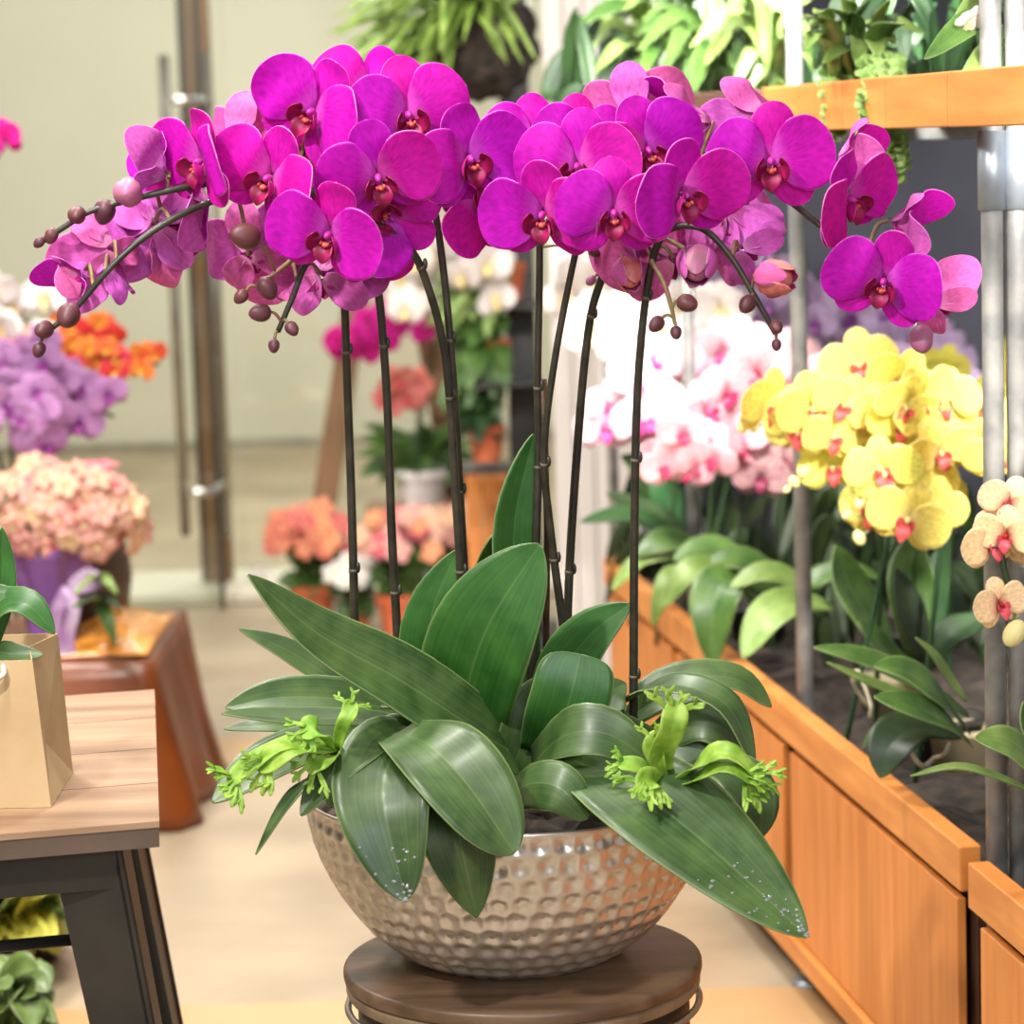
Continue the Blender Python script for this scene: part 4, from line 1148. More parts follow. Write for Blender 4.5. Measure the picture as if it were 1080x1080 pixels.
leafy('rosette of glossy bright green leaves beside the double pipe post, grey roots showing', at_z(1000, 820, .42),
    [([(1022, 755, 4.0), (975, 725, 3.97), (915, 695, 3.95), (858, 682, 3.95)], 34, 'leaf_bg'),
     ([(1022, 772, 3.95), (990, 735, 3.9), (955, 708, 3.88), (922, 702, 3.87)], 44, 'leaf_bg'),
     ([(1024, 785, 3.9), (995, 760, 3.86), (960, 745, 3.84), (922, 734, 3.84)], 44, 'leaf_bg'),
     ([(1018, 750, 4.0), (960, 735, 4.0), (920, 720, 4.0), (872, 698, 4.0)], 16, 'leaf_lime'),
     ([(1020, 740, 4.0), (1005, 720, 4.0), (985, 690, 4.0), (966, 672, 4.0)], 12, 'leaf_lime'),
     ([(1010, 775, 3.95), (965, 768, 3.9), (940, 785, 3.86), (928, 820, 3.85)], 58, 'leaf_dark'),
     ([(1015, 770, 4.0), (970, 755, 4.0), (930, 765, 4.0), (908, 790, 4.0)], 14, 'leaf_bg')],
    roots=[[(985, 800, 3.95), (975, 808, 3.92), (965, 800, 3.9), (958, 782, 3.9), (950, 780, 3.9)], [(985, 800, 3.95), (995, 796, 3.9), (1002, 784, 3.9)], [(915, 745, 4.1), (900, 720, 4.1), (905, 708, 4.1), (918, 742, 4.05), (918, 756, 4.05)], [(945, 760, 4.0), (946, 772, 3.98), (943, 782, 3.97)]])
leafy('single broad pale leaf rosette in front of the double pipe post', at_z(1110, 880, .42),
    [([(1130, 830, 3.5), (1095, 812, 3.46), (1062, 785, 3.44), (1028, 778, 3.44)], 56, 'leaf_lime'),
     ([(1110, 845, 3.5), (1060, 822, 3.46), (1010, 808, 3.44), (960, 818, 3.43)], 12, 'leaf_lime'),
     ([(1130, 840, 3.5), (1110, 800, 3.5), (1090, 770, 3.5), (1080, 740, 3.5)], 40, 'leaf_bg')])
# dark undergrowth
def undergrowth(label, rect, Y, n, seed, mk, base_z=.42, lw=18, name='green_undergrowth'):
    r = random.Random(seed)
    c = at((rect[0] + rect[2]) / 2, rect[3], Y)
    t = empty(name, (c.x, c.y, c.z), label, 'foliage')
    mb = MB()
    for i in range(n):
        px, py = r.uniform(rect[0], rect[2]), r.uniform(rect[1], rect[3])
        yy = Y + r.uniform(-.3, .3)
        tip = at(px, py, yy); root = at(px + r.uniform(-40, 40), min(rect[3] + 20, py + r.uniform(40, 110)), yy + r.uniform(-.1, .1))
        arch(mb, root, tip, r.uniform(.0, .03), r.uniform(.6, 1.3) * lw * Y / F, (r.uniform(-.6, .6), -.8, r.uniform(.2, .8)))
    o = mb.build('leaf_mass', M[mk], t); o['kind'] = 'stuff'
    return t
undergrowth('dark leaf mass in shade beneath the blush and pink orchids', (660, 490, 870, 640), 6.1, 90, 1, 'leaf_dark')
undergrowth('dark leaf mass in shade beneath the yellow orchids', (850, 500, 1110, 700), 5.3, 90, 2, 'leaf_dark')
for i, (px, py, Y, lab) in enumerate([(1008, 850, 3.95, 'cloudy plastic nursery pot leaning beside the double pipe post'), (930, 790, 4.35, 'cloudy plastic nursery pot under the dark leaves')]):
    p = at_z(px, py, .40)
    t = empty('nursery_pot', (p.x + .02, p.y + .05, .405), lab, 'pot')
    MB().lathe([(.04, 0), (.052, .1), (.056, .1), (.056, .11), (.048, .11), (.046, .09)], (p.x + .02, p.y + .05, .405), 22).build('pot_body', M['clear_pot'], t)
    MB().lathe([(.045, .085), (.044, .092)], (p.x + .02, p.y + .05, .405), 22).build('bark_fill', M['bark'], t)

# ------------------------------------------------------------------ plants on the high shelves
def strap(label, root, tips, w, mk, seed, name='strap_leaf_plant', rise=.08, group='plants on the high shelves'):
    r = random.Random(seed)
    t = empty(name, root, label, 'plant', group)
    for px, py, Y in tips:
        mb = MB()
        arch(mb, Vector(root) + Vector((r.uniform(-.03, .03), r.uniform(-.03, .03), 0)), at(px, py, Y), rise * r.uniform(.6, 1.4), w * r.uniform(.75, 1.25), (r.uniform(-.4, .4), -.6, .8), n=12, c=.5, b0=.4)
        mb.build('leaf', M[mk if r.random() < .7 else 'leaf_bg'], t)
    return t
r = random.Random(11)
def fan(cx, cy, rx, ry, n, Y, seed, jy=.2):
    r = random.Random(seed); o = []
    for i in range(n):
        a = 2 * PI * (i + r.random() * .8) / n
        k = r.uniform(.5, 1)
        o.append((cx + rx * k * math.cos(a), cy + ry * k * math.sin(a), Y + r.uniform(-jy, jy)))
    return o
zs = 1.475
def shelfroot(px, Y): p = at(px, 60, Y); return (p.x, Y, zs + .03)
strap('strap leaf plant arching furthest toward the white boarded wall', shelfroot(700, 5.6), fan(675, 60, 80, 65, 26, 5.5, 1), .036, 'leaf_lime', 1)
strap('strap leaf plant directly above the pale back-turned blooms', shelfroot(760, 5.4), fan(735, 50, 75, 75, 24, 5.3, 2), .034, 'leaf_bg', 2)
strap('strap leaf plant overhanging the end of the cedar shelf', shelfroot(820, 5.1), fan(800, 40, 75, 75, 22, 5.0, 3), .032, 'leaf_lime', 3)
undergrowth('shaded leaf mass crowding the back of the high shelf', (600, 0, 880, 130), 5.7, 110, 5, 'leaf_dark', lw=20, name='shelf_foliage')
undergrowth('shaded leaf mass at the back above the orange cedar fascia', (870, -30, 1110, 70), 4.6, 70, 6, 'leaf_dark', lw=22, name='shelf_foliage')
strap('loose rosette with small pale leaves on the cedar shelf by the single pipe post', shelfroot(900, 4.25), fan(905, 40, 75, 48, 26, 4.15, 4, .12), .030, 'leaf_lime', 4, rise=.04)
strap('broad-leaved plant leaning out over the double pipe post', (at(1110, 20, 3.75).x, 3.75, zs + .03), [(975, 62, 3.55), (1000, 40, 3.6), (1008, 95, 3.55), (1040, 10, 3.6), (1060, 50, 3.6), (1090, -20, 3.6)], .038, 'leaf_lime', 5, rise=.05)
# trailing plants
def trailing(label, top, strands, seed):
    r = random.Random(seed)
    t = empty('trailing_plant', top, label, 'plant', 'plants on the high shelves')
    for pts in strands:
        C = catmull([at(*p) for p in pts], 40)
        mb = MB().tube(C, .0018, 5)
        for k in range(0, 41, 2):
            q = C[k]
            for sg in ((-1, 1) if r.random() < .6 else (r.choice((-1, 1)),)):
                d = Vector((sg * r.uniform(.4, 1), r.uniform(-.8, .2), r.uniform(-.6, .4))).normalized()
                blade(mb, [q, q + d * .009, q + d * .018], .015, (d.z, -.8, .5), .002, 0, n=5, c=.55, b0=.4, ss=[-1, 0, 1])
        mb.build('strand', M['leaf_trail'], t)
    return t
M['leaf_trail'] = mat('pale_trailing_leaf', (106, 142, 62), (146, 172, 96), rough=.5, scale=30, transl=.2)
trailing('pale trailing plant with round leaves hanging over the cedar fascia', tuple(at(925, 85, 4.0)),
    [[(925, 60, 4.1), (920, 84, 3.98), (926, 120, 3.96), (922, 150, 3.96), (930, 195, 3.96)], [(935, 60, 4.1), (936, 84, 3.98), (934, 130, 3.96), (940, 165, 3.96), (938, 186, 3.96)], [(915, 60, 4.1), (912, 86, 3.98), (916, 130, 3.96), (914, 160, 3.96)], [(945, 60, 4.1), (944, 84, 3.98), (946, 140, 3.96), (948, 176, 3.96)], [(930, 60, 4.1), (928, 84, 3.98), (930, 130, 3.95), (934, 190, 3.95)], [(940, 60, 4.1), (938, 84, 3.97), (942, 150, 3.95), (944, 192, 3.95)], [(920, 60, 4.1), (924, 84, 3.97), (920, 120, 3.95), (924, 140, 3.95)]], 1)
trailing('pale trailing plant with a short tail, further along the cedar fascia', tuple(at(880, 85, 4.25)),
    [[(885, 60, 4.35), (882, 90, 4.2), (884, 120, 4.18), (880, 150, 4.18)], [(876, 60, 4.35), (874, 90, 4.2), (878, 130, 4.18)], [(892, 60, 4.35), (890, 88, 4.2), (892, 112, 4.18)]], 2)
t = empty('shelf_flower', at(1020, 22, 3.6), 'small cream flower hanging at the top of the double pipe post', 'flower')
place('blossom', K['white'][0], face_matrix(at(1022, 22, 3.6), 30, 40, 20, .36), t)
MB().tube(catmull([at(1022, 22, 3.605), at(1040, 14, 3.62), at(1075, 30, 3.7)], 12), .002, 6).build('flower_stalk', M['leaf_lime'], t)

# ------------------------------------------------------------------ front table on the left with the paper bag
ZT = .72
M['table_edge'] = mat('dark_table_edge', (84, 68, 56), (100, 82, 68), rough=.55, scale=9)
tc1, tc2 = at_z(163, 727, ZT), at_z(168, 866, ZT)
tx0 = -1.25
tb = empty('side_table', ((tx0 + tc2.x) / 2, (tc1.y + tc2.y) / 2, 0), 'worn wooden table on a gunmetal frame holding the paper bag', 'table')
tl = at_z(0, 880, ZT)
slope = (tc2.y - tl.y) / (tc2.x - tl.x)
def ty(x): return tc2.y + slope * (x - tc2.x)
top = MB()
th = .0292
ax = (tc1 - tc2)
for i in range(4):
    f0, f1 = i / 4, (i + 1) / 4
    e = .0015 / ax.length
    def P4(x, f, z):
        return Vector((x + ax.x * f, ty(x) + ax.y * f, z))
    vs = [P4(tx0, f0 + (e if i else 0), ZT), P4(tc2.x, f0 + (e if i else 0), ZT), P4(tc2.x, f1 - (e if i < 3 else 0), ZT), P4(tx0, f1 - (e if i < 3 else 0), ZT)]
    top.prism([v - Vector((0, 0, .007)) for v in vs], vs)
top.build('tabletop', M['table_wood'], tb, smooth=False)
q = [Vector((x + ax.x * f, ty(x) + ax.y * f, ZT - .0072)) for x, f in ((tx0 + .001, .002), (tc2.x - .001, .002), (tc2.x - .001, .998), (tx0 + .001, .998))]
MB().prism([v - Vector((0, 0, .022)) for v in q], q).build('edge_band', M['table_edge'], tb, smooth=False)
fr = MB()
def P5(x, f, z): return Vector((x + ax.x * f, ty(x) + ax.y * f, z))
xe = tc2.x - .04
for f0, f1 in ((.03, .06), (.94, .97)):
    q = [P5(tx0 + .05, f0, ZT - th), P5(xe, f0, ZT - th), P5(xe, f1, ZT - th), P5(tx0 + .05, f1, ZT - th)]
    fr.prism([v - Vector((0, 0, .048)) for v in q], q)
q = [P5(xe - .015, .06, ZT - th), P5(xe, .06, ZT - th), P5(xe, .94, ZT - th), P5(xe - .015, .94, ZT - th)]
fr.prism([v - Vector((0, 0, .048)) for v in q], q)
fr.build('apron', M['gunmetal'], tb, smooth=False)
def tleg(x, f, sx):
    l = MB()
    dx, dy = .095, (.075 if f < .5 else -.075)
    a = P5(x, f, ZT - th - .002); b0 = P5(x + .09 * sx, f - (.06 if f < .5 else -.06), .0)
    w1, w0 = .075, .05
    t_ = .006
    # L-shaped sheet: face plate and side plate
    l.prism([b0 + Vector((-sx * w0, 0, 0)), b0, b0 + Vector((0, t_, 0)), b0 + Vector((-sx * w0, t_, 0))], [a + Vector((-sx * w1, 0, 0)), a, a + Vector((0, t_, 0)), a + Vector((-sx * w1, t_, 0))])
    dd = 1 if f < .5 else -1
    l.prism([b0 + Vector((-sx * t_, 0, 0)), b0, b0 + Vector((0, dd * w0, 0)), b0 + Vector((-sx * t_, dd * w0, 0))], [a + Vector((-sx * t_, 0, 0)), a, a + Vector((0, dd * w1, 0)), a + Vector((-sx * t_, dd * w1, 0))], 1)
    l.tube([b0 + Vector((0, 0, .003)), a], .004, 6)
    return l.build('leg', [M['gunmetal'] if f < .5 else M['black'], M['black']], tb, smooth=False)  # shade on side plates and rear legs put in as black
for x, sx in ((tc2.x - .045, 1), (tx0 + .06, -1)):
    for f in (.03, .97): tleg(x, f, sx)
cz = at_z(30, 1000, 0)
MB().tube([P5(tx0 + .11, .1, .575), P5(tc2.x - .10, .1, .575)], .007, 8).build('cross_rod', M['black'], tb)

# paper bag
f_r = at_z(54, 852, ZT); b_r = at_z(77, 815, ZT)
bd = (b_r - f_r)
bag = empty('paper_bag', (f_r.x - .1, f_r.y + .06, ZT), 'brown kraft paper bag on the worn wooden table', 'bag')
hb_ = .168
L_ = .26
x0 = f_r.x - L_
fl_, fr_ = Vector((x0, f_r.y + .012, ZT + .0005)), Vector((f_r.x, f_r.y, ZT + .0005))
bl_, br_ = fl_ + bd, fr_ + bd
up_ = lambda v, dx=0, dy=0: Vector((v.x + dx, v.y + dy, ZT + hb_))
th_ = .0012
def plate(mb, a, b, c, d, n, mi=0):
    n = Vector(n).normalized() * th_
    mb.prism([a, b, c, d], [a + n, b + n, c + n, d + n], mi)
bb = MB()
tfr, tbr = up_(fr_, -.012), up_(br_, -.008, -.005)
tfl, tbl = up_(fl_, .01), up_(bl_, .01)
plate(bb, fl_, fr_, tfr, tfl, (0, 1, 0))
plate(bb, bl_, br_, tbr, tbl, (0, -1, 0))
plate(bb, fl_, bl_, tbl, tfl, (1, 0, 0))
mid_t = (tfr + tbr) / 2 + Vector((-.018, 0, 0)); mid_m = (fr_ + br_) / 2 + Vector((-.016, 0, .055)); 
for a, b, c in ((fr_, mid_m, tfr), (tfr, mid_m, mid_t), (br_, tbr, mid_m), (tbr, mid_t, mid_m), (fr_, br_, mid_m)):
    n = Vector((-1, 0, 0)) * th_
    bb.add([a, b, c, a + n, b + n, c + n], [(0, 1, 2), (5, 4, 3), (0, 3, 4, 1), (1, 4, 5, 2), (2, 5, 3, 0)])
plate(bb, fl_, fr_, br_, bl_, (0, 0, 1))
bb.build('bag_body', M['kraft'], bag, smooth=False)
hy = f_r.y + .004
hp = [Vector((f_r.x - .045, hy, ZT + hb_ - .005)), Vector((f_r.x - .05, hy - .012, ZT + hb_ - .018)), Vector((f_r.x - .12, hy - .02, ZT + hb_ - .03)), Vector((f_r.x - .19, hy - .012, ZT + hb_ - .018)), Vector((f_r.x - .2, hy, ZT + hb_ - .005))]
MB().tube(catmull(hp, 24), .0032, 7).build('cord_handle', M['cord'], bag)
op = empty('bagged_orchid', ((fr_.x + fl_.x) / 2, f_r.y + bd.y / 2, ZT + .004), 'small green-leaved orchid standing inside the brown paper bag', 'orchid')
yb = f_r.y + bd.y * .5
leaf_px(op, [(-40, 720, yb), (-10, 650, yb - .01), (25, 636, yb - .02), (58, 668, yb - .03)], 46, 'leaf_young', hint=(.2, -.5, .85), c=.5, b0=.5)
leaf_px(op, [(-30, 720, yb), (-5, 690, yb - .02), (15, 690, yb - .03), (45, 690, yb - .03)], 30, 'leaf', hint=(.0, -.6, .8), b0=.5)
leaf_px(op, [(-30, 720, yb + .02), (-10, 660, yb + .02), (2, 610, yb + .02), (2, 556, yb + .02)], 34, 'leaf_young', hint=(.4, -.9, .2), b0=.5)
leaf_px(op, [(-30, 720, yb + .02), (-25, 660, yb), (-10, 630, yb), (14, 622, yb)], 30, 'leaf_young', hint=(-.1, -.8, .5), b0=.5)
MB().lathe([(.035, 0), (.045, .10), (.048, .10), (.048, .106), (.04, .106), (.039, .09)], ((fr_.x + fl_.x) / 2 - .01, yb, ZT + .004), 20).build('pot', M['dark_pot'], op)

# low plants under the table
t = empty('croton', tuple(at_z(20, 1010, 0.0)), 'yellow-green leafy pot plant on the floor behind the table leg', 'plant')
cp = at_z(20, 1010, 0)
r = random.Random(4); mb = MB(); mb2 = MB()
for i in range(110):
    tip = at(r.uniform(-80, 76), r.uniform(915, 1015), cp.y + r.uniform(-.3, .05))
    arch(mb if r.random() < .55 else mb2, (cp.x + r.uniform(-.05, .05), cp.y + r.uniform(-.03, .03), r.uniform(.05, .07)), tip, r.uniform(.0, .04), r.uniform(.045, .075), (r.uniform(-.6, .6), -.7, .6))
M['croton'] = mat('croton_yellow', (206, 206, 80), (232, 226, 120), rough=.4, scale=18, transl=.2)
mb.build('yellow_leaves', M['croton'], t); mb2.build('green_leaves', M['leaf_lime'], t)
MB().lathe([(.07, 0), (.08, .05), (.086, .05), (.086, .065), (.078, .065), (.075, .05)], (cp.x, cp.y, 0), 24).build('pot', M['dark_pot'], t)
cp = at_z(5, 1165, 0)
t = empty('floor_plant', tuple(cp), 'broad-leaved dark green plant on the floor under the table', 'plant')
mb = MB(); r = random.Random(8)
for i in range(34):
    tip = at(r.uniform(-90, 76), r.uniform(1008, 1130), cp.y + r.uniform(-.1, .25))
    arch(mb, (cp.x + r.uniform(-.04, .04), cp.y + .05 + r.uniform(-.03, .03), .09), tip, r.uniform(.02, .06), r.uniform(.05, .075), (r.uniform(-.5, .5), -.6, .7), n=10)
mb.build('foliage', M['leaf_lime'], t)
MB().lathe([(.06, 0), (.07, .08), (.076, .08), (.076, .09), (.066, .09), (.064, .07)], (cp.x, cp.y + .05, 0), 24).build('pot', M['dark_pot'], t)

# ------------------------------------------------------------------ low table under orange satin
ZC = .36
pc = at(160, 660, 5.9)      # right corner, back
Yc0, Yc1 = 5.85, 6.5
xr = pc.x
t = empty('draped_table', (xr - .6, (Yc0 + Yc1) / 2, 0), 'low table draped to the floor in shiny orange satin', 'table')
MB().box((xr - .62, (Yc0 + Yc1) / 2, ZC - .025), (1.2, Yc1 - Yc0 - .03, .04)).build('tabletop', M['table_wood'], t, smooth=False)
for sx in (-1.17, -.07):
    for yy in (Yc0 + .07, Yc1 - .07):
        MB().box((xr + sx, yy, (ZC - .045) / 2), (.04, .04, ZC - .045)).build('leg', M['gunmetal'], t, smooth=False)
per = []
for k in range(40): per.append((xr - 1.25 + 1.25 * k / 40, Yc0, k))
for k in range(30): per.append((xr, Yc0 + (Yc1 - Yc0) * k / 30, 40 + k))
for k in range(40): per.append((xr - 1.25 * k / 40, Yc1, 70 + k))
for k in range(30): per.append((xr - 1.25, Yc1 - (Yc1 - Yc0) * k / 30, 110 + k))
cx_, cy_ = xr - .625, (Yc0 + Yc1) / 2
grid = []
for q in (0, .3, .6, .85, .97): grid.append([Vector((cx_ + (x - cx_) * q, cy_ + (y - cy_) * q, ZC + .002 + .006 * noise.noise(Vector((x * q * 6, y * q * 6, 1))))) for x, y, k in per + per[:1]])
for i in range(12):
    f = i / 11
    row = []
    for x, y, k in per + per[:1]:
        wv = .021 * f * math.sin(k * .62 + .8 * math.sin(k * .31)) + .075 * f
        d = Vector((x - cx_, (y - cy_) * 1.5, 0)).normalized()
        ed = Vector((1 if abs(x - xr) < 1e-6 else (-1 if abs(x - xr + 1.25) < 1e-6 else 0), -1 if abs(y - Yc0) < 1e-6 else (1 if abs(y - Yc1) < 1e-6 else 0), 0))
        ed = ed.normalized() if ed.length else d
        row.append(Vector((x, y, ZC - (ZC - .004) * f ** 1.0)) + (ed * .6 + d * .4) * (wv + .004))
    grid.append(row)
MB().sheet(grid, -.002).build('satin_cloth', M['satin'], t)
# rumpled satin heap on the corner
t = empty('satin_scrap', (xr - .06, 6.1, ZC), 'bunched orange satin heaped on the corner of the draped table', 'cloth')
r = random.Random(2)
g = []
for i in range(25):
    row = []
    for j in range(25):
        u, v = i / 24 - .5, j / 24 - .5
        e = max(0, 1 - (2 * u) ** 2) * max(0, 1 - (2 * v) ** 2)
        h = e * (.03 + .05 * abs(noise.noise(Vector((u * 6, v * 6, 3)))) + .02 * abs(noise.noise(Vector((u * 13, v * 13, 5)))))
        row.append(Vector((xr - .11 + u * .2, 6.15 + v * .52, ZC + .012 + h)))
    g.append(row)
M['satin_lit'] = mat('lit_orange_satin', (222, 138, 34), (238, 166, 66), rough=.25, coat=.3)  # lighter copy of the satin, light on the heap put into its colour
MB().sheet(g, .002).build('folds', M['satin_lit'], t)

# dark vase and bouquet
vp = at(112, 600, 6.3)
t = empty('vase', (vp.x, 6.3, ZC + .012), 'rounded dark brown vase behind the peach bouquet', 'vase')
vh = at(112, 556, 6.3).z - ZC
MB().lathe([(.05, 0), (.075, .02), (.088, vh * .45), (.084, vh * .7), (.066, vh * .92), (.056, vh - .012), (.048, vh - .02)], (vp.x - .03, 6.3, ZC + .012), 32).build('body', M['vase'], t)
bq = at(60, 640, 6.05)
t = empty('bouquet', (bq.x, 6.05, ZC + .012), 'round bouquet of peach and pink blossoms in a purple wrapped pot', 'bouquet')
def floret(name, m1, m2):
    s = MB()
    for k in range(5):
        a = 2 * PI * k / 5
        blade(s, petal_pts(a, .026, .002, 0, .005, .001), .022, (0, 0, 1), .001, 0, n=6, c=.6, b0=.35, fold=-.2, ss=[-1, -.5, 0, .5, 1])
    s.ell((0, 0, .003), (.004, .004, .004), nu=6, nv=5, mi=1)
    return s.mesh(name, [M[m1], M[m2]])
M['peach_f'] = petal_mat('peach_blossom', (236, 190, 140), (240, 190, 168), (250, 220, 206), vary=.1)
M['pink_f'] = petal_mat('pink_blossom', (226, 90, 140), (232, 150, 148), (244, 190, 180), vary=.12)
M['hot_f'] = mat('deep_pink_eye', (222, 60, 130), rough=.5)
M['cream_f'] = mat('cream_eye', (240, 220, 170), rough=.5)
FA = [floret('blossom', 'peach_f', 'cream_f'), floret('blossom', 'pink_f', 'hot_f')]
r = random.Random(21)
c0 = at(66, 545, 6.05)
for i in range(96):
    zc = 1 - 1.55 * (i + .5) / 96
    a = i * 2.399
    rr = math.sqrt(max(0, 1 - zc * zc))
    n = Vector((rr * math.cos(a), rr * math.sin(a), zc))
    p = c0 + Vector((n.x * .17, n.y * .14, n.z * .118)) * r.uniform(.82, 1.12)
    nn = (n + Vector((r.uniform(-.8, .8), -.35, r.uniform(-.5, .5)))).normalized()
    R = nn.to_track_quat('Z', 'Y').to_matrix().to_4x4()
    place('blossom', FA[0 if r.random() < .6 else 1], Matrix.Translation(p) @ R @ Matrix.Scale(r.uniform(1.0, 1.7), 4), t)
mb = MB()
for i in range(40):
    a = r.uniform(0, 2 * PI)
    arch(mb, c0 + Vector((0, 0, -.08)), c0 + Vector((.13 * math.cos(a), .1 * math.sin(a), r.uniform(-.09, .04))), .02, .03, (0, -.5, .8))
arch(mb, c0 + Vector((.08, -.02, -.02)), at(158, 545, 6.0), .01, .03)
mb.build('foliage', M['leaf_bg'], t)
# wrapped pot: pleated cone
g = []
w0 = at(55, 640, 6.05)
for i in range(10):
    f = i / 9
    row = []
    for k in range(73):
        a = 2 * PI * k / 72
        rad = .05 + .065 * f ** 2.2 + .008 * f * math.sin(a * 9) + .006 * f * math.sin(a * 4 + 1)
        row.append(Vector((w0.x + rad * math.cos(a), 6.05 + rad * math.sin(a), ZC + .014 + f * (at(55, 578, 6.05).z - ZC + .012 * math.sin(a * 5)))))
    g.append(row)
MB().sheet(g, .0015).build('purple_wrap', M['wrap'], t)
MB().lathe([(.045, 0), (.052, .10), (.05, .11)], (w0.x, 6.05, ZC + .015), 24).build('pot', M['dark_pot'], t)
rp = MB()
for pts in ([(72, 620, 5.91), (62, 640, 5.90), (58, 665, 5.90), (66, 700, 5.90)], [(72, 620, 5.91), (78, 645, 5.90), (72, 670, 5.90), (76, 705, 5.90)], [(72, 620, 5.91), (95, 618, 5.90), (104, 612, 5.90), (92, 606, 5.91), (74, 618, 5.91)]):
    blade(rp, [at(*p) for p in pts], .026, (.3, -1, .1), .0008, 0, n=14, c=.1, b0=.9, p=8, q=.2, fold=.1)
rp.build('ribbon', M['ribbon'], t)
for pts, w, mk in (([(78, 640, 5.1), (98, 632, 5.88), (112, 650, 5.86), (122, 680, 5.85)], 18, 'leaf_bg'), ([(80, 625, 5.1), (100, 606, 5.88), (112, 612, 5.87), (124, 626, 5.86)], 13, 'leaf_lime'), ([(82, 640, 5.1), (100, 628, 5.88), (116, 632, 5.87), (128, 645, 5.86)], 10, 'leaf_dark')):
    leaf_px(t, pts, w, mk)
LG = 'orchids behind the paper bag'
def sl(label, *a, **k): return spray('potted_orchid', label, 'orchid', LG, *a, **k)
zt = lambda px, Y: tuple(Vector((at(px, 600, Y).x, Y, ZC + .012)))
sl('lilac orchid spray above the peach bouquet, dark stems below', zt(28, 6.25), [(-40, 390, 6.25), (10, 395, 6.25), (60, 410, 6.25), (120, 440, 6.25)], 14, 52, 'orchid_lilac', 41, stem_mat='stem')
sl('lilac orchid spray hanging lowest, just over the peach bouquet', zt(60, 6.20), [(-20, 420, 6.15), (20, 425, 6.15), (48, 445, 6.15), (45, 472, 6.15)], 12, 52, 'orchid_lilac', 42, stem_mat='stem')
sl('lilac orchid spray at the left edge behind the bouquet', zt(5, 6.30), [(-60, 410, 6.30), (-20, 400, 6.30), (40, 385, 6.30), (90, 415, 6.30)], 11, 52, 'orchid_lilac', 43, stem_mat='stem')
sl('white orchid spray peeking in at the left edge over the orange one', zt(-30, 6.45), [(-60, 320, 6.45), (-20, 318, 6.45), (20, 335, 6.45), (62, 345, 6.45)], 9, 54, 'white', 44, stem_mat='stem', leaves=())
sl('orange orchid spray pointing toward the door handle', zt(15, 6.40), [(-30, 380, 6.40), (30, 368, 6.40), (80, 372, 6.40), (125, 380, 6.40), (168, 384, 6.40)], 20, 32, 'orange', 45, stem_mat='stem', spread=.4)
sl('orange and yellow orchid spray above the lilac blooms', zt(25, 6.45), [(10, 390, 6.45), (60, 352, 6.45), (95, 346, 6.45), (118, 352, 6.45)], 13, 34, 'orange', 46, stem_mat='stem', spread=.5)
sl('pink orchid bloom just entering at the left edge, high above the white ones', zt(-70, 5.95), [(-60, 150, 5.95), (-25, 140, 5.95), (4, 158, 5.95)], 4, 46, 'hot', 47, stem_mat='stem')

# ------------------------------------------------------------------ plants by the doors
def pot_of(t, x, y, r_, h, m='terracotta', z=0):
    MB().lathe([(r_ * .72, 0), (r_ * .93, h * .78), (r_ * 1.03, h * .78), (r_ * 1.03, h), (r_ * .92, h), (r_ * .9, h * .84)], (x, y, z), 26).build('pot', M[m], t, angle=40)
    MB().lathe([(r_ * .9, h * .82), (r_ * .88, h * .86)], (x, y, z), 20).build('soil', M['soil'], t)
def kalanchoe(label, px, py, Y, wpx, hpx, kinds, n, seed, spreadx, top, z=0, pm='terracotta', leafm='leaf_bg', group='potted plants by the glass doors', fs=1.3):
    r = random.Random(seed)
    x = at(px, py, Y).x; k = Y / F
    t = empty('potted_flower', (x, Y, z), label, 'plant', group)
    pot_of(t, x, Y, wpx * k / 2, hpx * k, pm, z)
    h0 = z + hpx * k
    mb = MB()
    for i in range(46):
        a = r.uniform(0, 2 * PI)
        arch(mb, (x, Y, h0), (x + spreadx * k * r.uniform(.3, 1) * math.cos(a), Y + .07 * math.sin(a) - .02, h0 + r.uniform(-.15, .8) * top * k), .02, .05, (r.uniform(-.5, .5), -.7, .6))
    mb.build('foliage', M[leafm], t)
    for i in range(n):
        a = r.uniform(0, 2 * PI); q = math.sqrt(r.random())
        p = Vector((x + spreadx * k * q * math.cos(a), Y + .1 * q * math.sin(a) - .05, h0 + top * k * r.uniform(.62, 1.05) * (1 - .25 * q)))
        nn = Vector((r.uniform(-.6, .6), -1, r.uniform(.0, .8))).normalized()
        place('blossom', kinds[r.randrange(len(kinds))], Matrix.Translation(p) @ nn.to_track_quat('Z', 'Y').to_matrix().to_4x4() @ Matrix.Scale(fs * r.uniform(.8, 1.2), 4), t)
    return t
M['salm_f'] = petal_mat('salmon_blossom', (236, 150, 120), (232, 132, 118), (240, 166, 150), vary=.1)
M['white_f'] = petal_mat('white_blossom', (240, 236, 200), (246, 242, 236), (252, 250, 246), vary=.04)
FS, FWh = floret('blossom', 'salm_f', 'cream_f'), floret('blossom', 'white_f', 'cream_f')
kalanchoe('salmon-flowered plant in a terracotta pot, nearest the door stile', 330, 640, 8.35, 50, 42, [FS], 30, 51, 44, 86, fs=1.4)
kalanchoe('low white-flowered plant between the terracotta pots', 378, 650, 8.2, 28, 22, [FWh], 14, 52, 26, 60, fs=1.1)
kalanchoe('peach-flowered plant in the larger terracotta pot by the leaf tips', 423, 652, 8.1, 52, 46, [FA[0], FS], 22, 53, 46, 96, fs=1.4)
kalanchoe('peach-flowered plant in a pot tucked behind the larger terracotta one', 466, 640, 8.5, 40, 36, [FA[0]], 16, 54, 36, 84, fs=1.4)
t0_ = at_z(275, 640, 0)
t = empty('fallen_bloom', (at_z(278, 627, 0).x, at_z(278, 627, 0).y, 0), 'loose white bloom lying on the floor near the door stile', 'flower')
